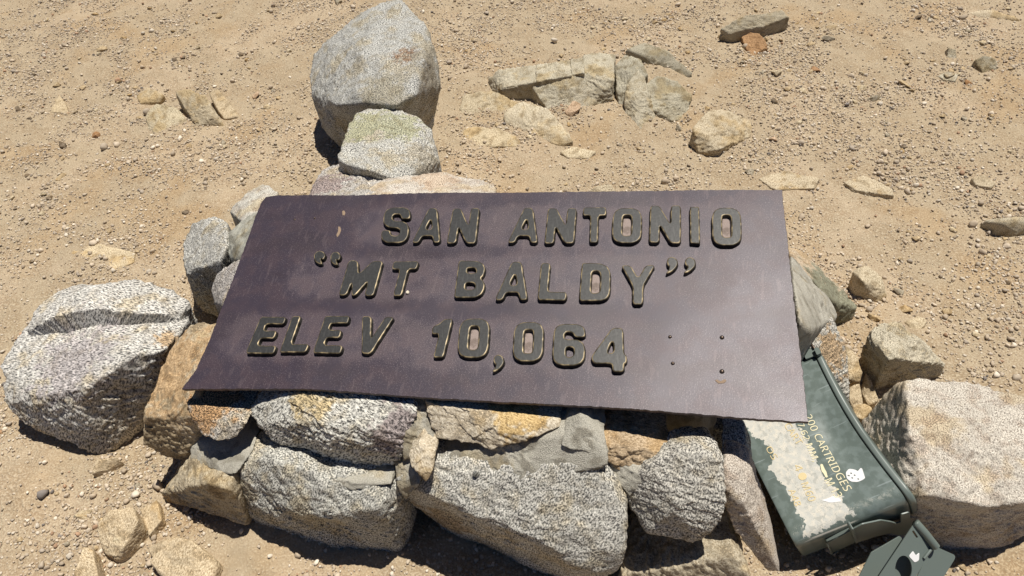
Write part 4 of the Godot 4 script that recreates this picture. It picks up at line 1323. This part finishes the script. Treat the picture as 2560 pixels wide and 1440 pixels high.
func make_can_material() -> void:
	var wide := 768
	var high := 512
	var n := noise_image(wide, 0.02, 601, 1.0, 4)
	var f := noise_image(wide, 0.2, 602, 1.0, 2)
	var sc := noise_image(wide, 0.06, 603, 12.0, 1)
	var tear := noise_image(wide, 0.03, 604, 1.0, 5)
	var poly := PackedVector2Array()
	for p in [[1840, 1030], [1884, 1092], [1903, 1097], [1937, 1132], [1932, 1150], [1918, 1166], [1950, 1200], [1968, 1222], [1992, 1280], [2012, 1302], [2006, 1345], [2082, 1308], [2134, 1284], [2098, 1232], [2058, 1190], [2032, 1120], [2004, 1075], [1985, 1050], [1960, 1010]]:
		var q := can_uv(p[0], p[1])
		poly.append(Vector2(q.x / CAN_LONG * wide, q.y / CAN_WIDE * high))
	var out := PackedByteArray()
	out.resize(wide * high * 3)
	var rough := PackedByteArray()
	rough.resize(wide * high)
	for y in high:
		for x in wide:
			var i := y * wide + x
			var k := y * wide + x
			var a: float = n[k] / 255.0
			var b: float = f[k] / 255.0
			var te: float = tear[k] / 255.0
			var c := Color(0.385, 0.43, 0.41).lerp(Color(0.43, 0.475, 0.46), smoothstep(0.35, 0.7, a))
			c = c.lerp(Color(0.58, 0.62, 0.62), smoothstep(0.88, 0.93, sc[k] / 255.0) * 0.6)
			c = c.lerp(Color(0.62, 0.65, 0.63), smoothstep(0.80, 0.88, b) * 0.5)
			var worn := smoothstep(0.035, 0.0, absf(float(x) / wide - 0.935)) * smoothstep(0.45, 0.6, te * 0.6 + b * 0.4)
			c = c.lerp(Color(0.60, 0.61, 0.58), worn * 0.8)
			var off := Vector2(te - 0.5, tear[(y * wide + x + 5000) % (wide * wide)] / 255.0 - 0.5) * 34.0
			var ro := 0.34 + 0.14 * (a - 0.5)
			if Geometry2D.is_point_in_polygon(Vector2(x, y) + off, poly):
				c = Color(0.76, 0.76, 0.73).lerp(Color(0.83, 0.81, 0.76), smoothstep(0.3, 0.8, te)).lerp(Color(0.70, 0.70, 0.67), smoothstep(0.40, 0.25, a))
				c = c.lerp(Color(0.42, 0.44, 0.42), smoothstep(0.22, 0.16, b))
				ro = 0.75
			out[i * 3] = to_byte(c.r)
			out[i * 3 + 1] = to_byte(c.g)
			out[i * 3 + 2] = to_byte(c.b)
			rough[i] = to_byte(ro)
	var m := StandardMaterial3D.new()
	m.resource_name = "printed_olive_paint"
	m.albedo_texture = ImageTexture.create_from_image(Image.create_from_data(wide, high, false, Image.FORMAT_RGB8, out))
	m.roughness_texture = ImageTexture.create_from_image(Image.create_from_data(wide, high, false, Image.FORMAT_L8, rough))
	m.roughness_texture_channel = BaseMaterial3D.TEXTURE_CHANNEL_RED
	m.roughness = 1.0
	mats["can"] = m
	mats["olive"] = plain("olive_paint", Color(0.40, 0.44, 0.42), 0.4, 0.0)
	mats["print"] = plain("yellow_print", Color(0.90, 0.87, 0.73), 0.6, 0.0)
	mats["faint_print"] = plain("faded_yellow_print", Color(0.85, 0.78, 0.60), 0.7, 0.0)
	mats["sticker"] = plain("white_sticker", Color(0.90, 0.90, 0.90), 0.5, 0.0)

func can_text(root: Node3D, text: String, x0: float, y0: float, x1: float, y1: float, tall: float, mat: String) -> void:
	var font := SystemFont.new()
	font.font_names = PackedStringArray(["Droid Sans"])
	var tm := TextMesh.new()
	tm.font = font
	tm.text = text
	tm.font_size = 64
	tm.pixel_size = 0.001
	tm.depth = 0.0
	tm.curve_step = 2.0
	tm.horizontal_alignment = HORIZONTAL_ALIGNMENT_CENTER
	var box := tm.get_aabb()
	var a := can_uv(x0, y0)
	var b := can_uv(x1, y1)
	var dir := (b - a).normalized()
	var up := Vector2(dir.y, -dir.x)
	var long := a.distance_to(b)
	var arrays := tm.surface_get_arrays(0)
	var src: PackedVector3Array = arrays[Mesh.ARRAY_VERTEX]
	var idx: PackedInt32Array = arrays[Mesh.ARRAY_INDEX] if arrays[Mesh.ARRAY_INDEX] != null else PackedInt32Array(range(src.size()))
	var v := PackedVector3Array()
	var nrm := PackedVector3Array()
	for p in src:
		var s := (p.x - box.position.x) / box.size.x
		var q := a + dir * s * long + up * ((p.y - box.position.y) / box.size.y - 0.5) * tall
		v.append(can_point(q.x, q.y, 0.0006) - can_at)
		nrm.append(can_n)
	var t := PackedInt32Array()
	for i in range(0, idx.size(), 3):
		var f := (v[idx[i + 2]] - v[idx[i]]).cross(v[idx[i + 1]] - v[idx[i]])
		if f.length() < 1e-12:
			continue
		if f.dot(can_n) > 0.0:
			t.append_array([idx[i], idx[i + 1], idx[i + 2]])
		else:
			t.append_array([idx[i], idx[i + 2], idx[i + 1]])
	put("lettering", mesh_of(v, t, nrm), mats[mat], root, Transform3D(Basis.IDENTITY, can_at))

func can_blob(called: String, root: Node3D, pts: Array, lift: float, mat: Material) -> void:     # a flat mark on the printed side
	var c := PackedVector2Array()
	for p in pts:
		c.append(can_uv(p[0], p[1]))
	c = softened(c, 0.002, 0.004)
	var place := func(p: Vector2, h: float) -> Vector3: return can_point(p.x, p.y, lift + h) - can_at
	var mesh := raised(turned(c, false), [], [[0.0, -0.0003], [0.0001, 0.0]], place, [Color.WHITE, Color.WHITE])
	put(called, mesh, mat, root, Transform3D(Basis.IDENTITY, can_at))

# a bent or flat sheet-metal plate: contour in photo pixels on the plane (at, n), thick metres through
func sheet(called: String, parent: Node3D, at: Vector3, n: Vector3, pixels: Array, holes: Array, thick: float, mat: Material) -> MeshInstance3D:
	var x := n.cross(Vector3.UP).normalized()
	var y := n.cross(x)
	var all := []
	var origin := on_plane(pixels[0], pixels[1], at, n)
	for a in [pixels] + holes:
		var c := PackedVector2Array()
		for i in range(0, a.size(), 2):
			var p := on_plane(a[i], a[i + 1], at, n) - origin
			c.append(Vector2(p.dot(x), p.dot(y)))
		all.append(softened(c, 0.002, 0.003))
	var place := func(p: Vector2, h: float) -> Vector3:
		var q := x * p.x + y * p.y + n * h
		return q
	if x.cross(y).dot(n) < 0.0:
		for i in all.size():
			for k in all[i].size():
				all[i][k].y = -all[i][k].y
		place = func(p: Vector2, h: float) -> Vector3:
			var q := x * p.x - y * p.y + n * h
			return q
	var white := Color.WHITE
	var mesh := raised(all[0], all.slice(1), [[0.0003, -thick], [0.0, -thick + 0.0003], [0.0, -0.0003], [0.0003, 0.0]], place, [white, white, white, white], true)
	return put(called, mesh, mat, parent, Transform3D(Basis.IDENTITY, origin - parent.position))

func rod(called: String, parent: Node3D, path: Array, r: float, mat: Material) -> void:
	var v := PackedVector3Array()
	var t := PackedInt32Array()
	var sides := 12
	for i in path.size():
		var d: Vector3 = (path[mini(i + 1, path.size() - 1)] - path[maxi(i - 1, 0)]).normalized()
		var x := d.cross(Vector3(0.31, 0.9, 0.2)).normalized()
		var y := d.cross(x)
		for k in sides:
			var a := TAU * k / sides
			v.append(path[i] - path[0] + (x * cos(a) + y * sin(a)) * r)
	for i in path.size() - 1:
		for k in sides:
			var a := i * sides + k
			var b := i * sides + (k + 1) % sides
			t.append_array([a, b, a + sides, b, b + sides, a + sides])
	for e in 2:
		var at := v.size()
		v.append(path[0 if e == 0 else -1] - path[0])
		for k in sides:
			var a := (0 if e == 0 else (path.size() - 1) * sides) + k
			var b := (0 if e == 0 else (path.size() - 1) * sides) + (k + 1) % sides
			t.append_array([at, b, a] if e == 0 else [at, a, b])
	put(called, mesh_of(v, t, normals_of(v, t)), mat, parent, Transform3D(Basis.IDENTITY, path[0] - parent.position))

func make_can() -> void:
	var near_rim := g(2283, 1245, 0.16)
	var near_low := g(1990, 1362, 0.08)
	var far_rim := g(2050, 885, 0.17)
	can_l = (near_rim - far_rim).normalized()
	can_w = near_low - near_rim
	can_w = (can_w - can_l * can_w.dot(can_l)).normalized()
	can_n = can_w.cross(can_l).normalized()
	if can_n.y < 0.0:
		can_n = -can_n
	can_at = near_rim - can_l * CAN_LONG
	make_can_material()
	var root := thing("ammunition_can", "dented olive-green metal ammunition can wedged under the plaque's right corner", "ammunition can")
	var stations := []
	for k in 27:
		stations.append([lerpf(0.0085, CAN_WIDE, k / 26.0), 0.0])
	stations.append([CAN_WIDE + 0.002, -0.002])
	put("body", can_shell(stations), mats.can, root, Transform3D(Basis.IDENTITY, can_at))
	var lid := put("lid", can_shell([[-0.004, -0.001], [-0.003, 0.0018], [0.0, 0.0026], [0.0045, 0.0026], [0.0068, 0.0018], [0.0072, -0.002]]), mats.olive, root, Transform3D(Basis.IDENTITY, can_at))
	lid.set_meta("label", "narrow rim of the can's lid along its bent upper edge")
	can_text(root, "200 CARTRIDGES", 2019, 1036, 2121, 1226, 0.0125, "print")
	can_text(root, "7.62 MM,", 1999, 1056, 2040, 1152, 0.0125, "print")
	can_text(root, "M 13", 2070, 1197, 2098, 1242, 0.0125, "print")
	can_text(root, "CART", 1967, 1058, 2000, 1108, 0.012, "faint_print")
	can_text(root, "M60", 2011, 1206, 2032, 1252, 0.012, "faint_print")
	can_text(root, "4", 1992, 1160, 2000, 1176, 0.012, "faint_print")
	can_text(root, "OS", 1920, 1116, 1938, 1146, 0.011, "faint_print")
	can_text(root, "A48", 1978, 1222, 1996, 1264, 0.011, "faint_print")
	can_blob("print_mark", root, [[2050, 1160], [2056, 1158], [2062, 1172], [2066, 1178], [2069, 1190], [2070, 1192], [2064, 1194], [2060, 1184], [2054, 1178]], 0.0006, mats.print)
	var dot := []
	for k in 12:
		dot.append([2006 + 11 * cos(TAU * k / 12.0), 1190 + 10 * sin(TAU * k / 12.0)])
	can_blob("print_dot", root, dot, 0.0006, mats.faint_print)
	can_blob("sticker", root, [[2114, 1180], [2122, 1170], [2136, 1172], [2148, 1178], [2150, 1168], [2156, 1170], [2158, 1184], [2164, 1194], [2156, 1200], [2144, 1205], [2128, 1204], [2117, 1196]], 0.0005, mats.sticker)
	for s in [[2122, 1188, 4], [2131, 1194, 3], [2137, 1187, 3], [2128, 1182, 3], [2146, 1197, 3]]:
		can_blob("sticker_speck", root, [[s[0] - s[2], s[1] - 1], [s[0], s[1] - 2], [s[0] + s[2], s[1] + 1], [s[0], s[1] + 2]], 0.0009, mats.olive)
	can_blob("white_paint_patch", root, [[2052, 1250], [2068, 1246], [2085, 1238], [2100, 1246], [2104, 1254], [2076, 1257]], 0.0005, mats.sticker)
	# hinge at the far end, latch gear at the near end
	var far := can_at - can_l * 0.003
	sheet("hinge", root, far + can_n * 0.004, can_n, [2006, 876, 2036, 866, 2046, 886, 2014, 898], [], 0.004, mats.olive)
	rod("hinge_pin", root, [on_plane(2026, 857, far + can_n * 0.006, can_n), on_plane(2036, 872, far + can_n * 0.006, can_n)], 0.0022, mats.rivet)
	sheet("hinge_lug", root, far + can_n * 0.012, can_n, [2034, 870, 2046, 868, 2054, 882, 2042, 888], [], 0.010, mats.olive)
	var end_at := near_rim + can_l * 0.010
	var strap := sheet("latch_strap", root, end_at, can_l, [2131, 1324, 2156, 1311, 2203, 1301, 2228, 1305, 2242, 1309, 2253, 1306, 2253, 1287, 2273, 1281, 2282, 1319, 2264, 1337, 2255, 1340, 2226, 1333, 2188, 1342, 2141, 1358], [], 0.0022, mats.olive)
	var frame_at := near_rim + can_l * 0.0045
	sheet("latch_box", strap, frame_at + can_l * 0.001, can_l, [2066, 1356, 2128, 1326, 2138, 1356, 2080, 1384], [], 0.005, mats.olive)
	var wire := []
	for p in [[2128, 1326], [2066, 1357], [2080, 1385], [2096, 1378]]:
		wire.append(on_plane(p[0], p[1], frame_at + can_l * 0.004, can_l))
	rod("latch_wire", strap, wire, 0.0014, mats.olive)
	var box := sheet("latch_flange", strap, end_at + can_l * 0.004, can_l, [2127, 1326, 2134, 1322, 2145, 1356, 2140, 1360], [], 0.012, mats.olive)
	# the big latch lever hangs open below the end
	var a := g(2287, 1308, 0.115)
	var b := g(2330, 1372, 0.085)
	var c := g(2199, 1440, 0.075)
	var n := (b - a).cross(c - a).normalized()
	if n.y < 0.0:
		n = -n
	var ring := []
	for k in 18:
		ring.append(2259 + 21.0 * cos(TAU * k / 18.0))
		ring.append(1424 + 35.0 * sin(TAU * k / 18.0))
	var slit := [2280, 1328, 2284, 1326, 2296, 1344, 2292, 1346]
	var lever := sheet("latch_lever", root, a, n, [2287, 1308, 2330, 1372, 2318, 1394, 2285, 1450, 2240, 1520, 2160, 1510, 2199, 1440], [ring, slit], 0.0022, mats.olive)
	sheet("lever_flange", lever, a - n * 0.022, n, [2250, 1340, 2179, 1381, 2149, 1440, 2120, 1500, 2230, 1520, 2300, 1400], [], 0.0022, mats.olive)
	sheet("lever_flange", lever, a - n * 0.006, n, [2322, 1380, 2345, 1369, 2386, 1387, 2389, 1393, 2385, 1402, 2330, 1490, 2262, 1500, 2296, 1436], [], 0.0022, mats.olive)
	sheet("paint_scuff", lever, a + n * 0.0007, n, [2272, 1391, 2283, 1377, 2290, 1389, 2299, 1381, 2298, 1401, 2287, 1407, 2280, 1399], [], 0.0009, mats.sticker)
	rod("hinge_roller", lever, [g(2289, 1306, 0.115), g(2312, 1332, 0.104), g(2340, 1368, 0.09)], 0.0062, mats.olive)
	rod("lever_rim", lever, [g(2330, 1371, 0.087), g(2310, 1396, 0.08)], 0.0022, mats.olive)


# ---------------------------------------------------------------- stones lying on the dirt
func lie(called: String, label: String, category: String, group: String, x: float, y: float, px: float, colour: Color, sd: int, flat := 0.62, mat := "tan_stone") -> void:
	var at := g(x, y, 0.0)
	var size := px * (at - EYE).length() / LENS
	at.y = ground_height(at.x, at.z) + size * flat * 0.16
	rng.seed = sd * 31
	var turn := Basis.from_euler(Vector3(rng.randf_range(-0.3, 0.3), rng.randf_range(-3, 3), rng.randf_range(-0.3, 0.3)))
	var pts := []
	for p in small_shape(sd + 700, flat):
		pts.append(at + turn * p * size)
	var o := stone(called, [pts], {"mat": mat, "tint": colour, "level": 4 if px > 22 else 3, "round": size * 0.08, "seed": sd, "grain": 0.4}, self)
	tag(o, label, category, group)

func make_stones() -> void:
	var tan := Color(0.84, 0.72, 0.55)
	var cream := Color(1.0, 0.93, 0.80)
	var grey := Color(0.66, 0.64, 0.60)
	var dark := Color(0.36, 0.31, 0.27)
	var rust := Color(0.72, 0.48, 0.32)
	var pink := Color(0.92, 0.74, 0.63)
	var k := 900
	for a in [
		["angular pinkish stone lying in front of the long outcrop", 1434, 284, 50, pink], ["smooth round tan disc-shaped stone beside the dark upright rock", 1521, 252, 28, tan],
		["cream pebble between the two rock clusters at the top", 1484, 68, 20, cream], ["dark pebble above the outcrop at the top middle", 1556, 46, 14, dark], ["tan pebble at the top, left of the propped slab", 1660, 56, 18, tan],
		["pale faceted stone under the rust-brown stone, right of the outcrop", 1940, 188, 36, cream], ["white cube-like stone below the pale faceted one", 2010, 230, 24, cream], ["small brown stone left of the white cube-like stone", 1970, 226, 20, tan],
		["dark flat stone in the dirt right of the white cube-like stone", 1935, 260, 20, dark], ["tan wedge of stone at the upper right among gravel", 2265, 208, 36, tan], ["rounded grey-white stone at the upper right", 2190, 246, 32, grey],
		["cream stone just above the rounded grey-white stone", 2155, 221, 26, cream], ["dark brown stone at the top right", 2292, 56, 20, dark], ["reddish brown stone below the propped slab's right end", 2044, 172, 28, rust],
		["tan stone right of the propped slab", 2075, 82, 28, tan], ["grey stone at the upper right below the tan one", 2070, 105, 26, grey], ["tan flat stone among gravel at the upper right", 2024, 117, 24, tan],
		["grey-tan stone near the top right edge", 2370, 190, 34, grey], ["pinkish flat stone right of the wedge of tan-grey rock", 1932, 352, 24, pink], ["small cream pebble near the pinkish flat stone", 1938, 296, 12, cream],
		["grey pebble above the plaque's top right corner", 1876, 430, 24, grey], ["tan pebble right of the plaque's top right corner", 2126, 417, 18, tan], ["grey flat stone beside the rounded dark rock", 1697, 319, 26, grey],
		["brown rounded stone at the far left", 240, 338, 24, rust], ["dark reddish stone at the far left", 160, 368, 22, dark], ["grey pebble near the pale pointed rock", 185, 279, 20, grey],
		["dark-topped stone left of the back boulder's shadow", 556, 360, 22, grey], ["white pebble beside the dark-topped stone", 562, 368, 16, cream], ["dark brown pebble left of the plaque's top corner", 470, 541, 18, dark],
		["cream pebble above the dark brown pebble", 590, 443, 14, cream], ["dark pebble left of the grey cairn stones", 516, 456, 14, dark], ["tan flat stone left of the pale flat rock", 270, 588, 22, tan],
		["cream pebble above the pale flat rock", 170, 572, 20, cream], ["dark stone at the top edge, left of the back boulder", 846, 8, 26, grey], ["tan flat pebble high at the left", 260, 134, 26, tan],
		["slate grey sliver at the left of the dirt", 128, 500, 16, dark], ["dark sliver left of the back boulder", 605, 138, 18, dark], ["white stone left of the back boulder", 670, 265, 22, cream],
		["pinkish flake above the white stone", 640, 235, 26, pink], ["tan round stone below the split rock", 155, 446, 24, tan], ["dark round pebble at the left edge below the pale rock", 70, 443, 12, dark],
		["cream stone at the right edge of the plaque among gravel", 2115, 792, 24, tan], ["brown rounded stone beside the angular block", 2172, 818, 34, tan], ["grey flat stone right of the cream standing stone", 2240, 735, 28, grey],
		["cream flat splinter behind the angular block", 2280, 822, 46, cream], ["tan stone above the cream splinter", 2258, 788, 30, tan], ["tan pebble at the right among coarse gravel", 2364, 789, 26, tan],
		["small cream stone in the shadow left of the cream standing stone", 2136, 728, 14, cream], ["two-lobed stone below the cream standing stone", 2158, 757, 22, tan], ["dark slate pebble at the right", 2515, 708, 16, dark],
		["cream flat stone at the far right below the slate pebble", 2432, 848, 18, cream], ["rounded dirt-covered stone right of the can's open latch", 2405, 1418, 22, tan], ["tan chip by the pinkish boulder's foot", 2352, 1362, 16, tan],
		["grey sliver on the dirt below the rust-stained stone", 386, 1165, 14, grey], ["small flat grey stone on the dirt below the streaked boulder", 348, 1218, 18, grey], ["brown pebble at the left edge below the streaked boulder", 8, 1090, 16, rust],
		["pale flat chip right of the cream rounded stone", 210, 1288, 34, cream], ["cream chip above the long flake at the right", 2385, 572, 18, cream], ["tan chip right of the plaque's upper edge", 2290, 597, 20, tan],
		["dark pebble at the right of the coarse gravel patch", 2040, 700, 12, dark], ["cream flat stone between the outcrop and the plaque", 1415, 463, 12, cream], ["small grey stone right of the outcrop's foot", 1550, 364, 16, grey],
		["brown bump of stone at the right edge of the upper dirt", 2420, 205, 20, rust],
	]:
		k += 1
		lie("small_stone", a[0], "stone", "", a[1], a[2], a[3], a[4], k, 0.6)
	# slate chip caught in the mortar of the front
	var chip_at := w(1191, 1186, 0.069)
	var cp := []
	for p in small_shape(1717, 0.35):
		cp.append(chip_at + p * 0.013)
	loose("slate_chip", "tiny dark slate chip on the largest front block just below the grey mortar", "stone", [cp], {"mat": "granite", "tint": Color(0.32, 0.35, 0.40), "level": 3, "round": 0.001, "seed": 1718})
	# pebbles nobody could tell apart
	var r := RandomNumberGenerator.new()
	r.seed = 99
	var many := 0
	while many < 165:
		var x := r.randf_range(20, 2540)
		var y := r.randf_range(20, 1420)
		if x > 380 and x < 2200 and y > 380 or y > 660 and (x < 480 or x > 2150) and y < 1200 or x > 740 and x < 1140 and y < 480 or y > 1200 and x > 560:
			continue
		many += 1
		var pick := r.randf()
		var c := tan if pick < 0.5 else cream if pick < 0.75 else grey if pick < 0.9 else dark
		var spot := "left of the back boulder" if x < 740 and y < 480 else "left of the plaque" if x < 700 and y < 720 else "in front of the cairn" if x < 1300 and y > 700 else "near the outcrop" if x < 1800 and y < 380 else "at the upper right" if y < 460 else "right of the plaque"
		var kind := "tan" if pick < 0.5 else "cream" if pick < 0.75 else "grey" if pick < 0.9 else "dark brown"
		lie("pebble", "small %s pebble lying loose on the dirt %s" % [kind, spot], "pebble", "%s pebbles on the dirt %s" % [kind, spot], x, y, r.randf_range(10, 17), c, 2000 + many, 0.65)
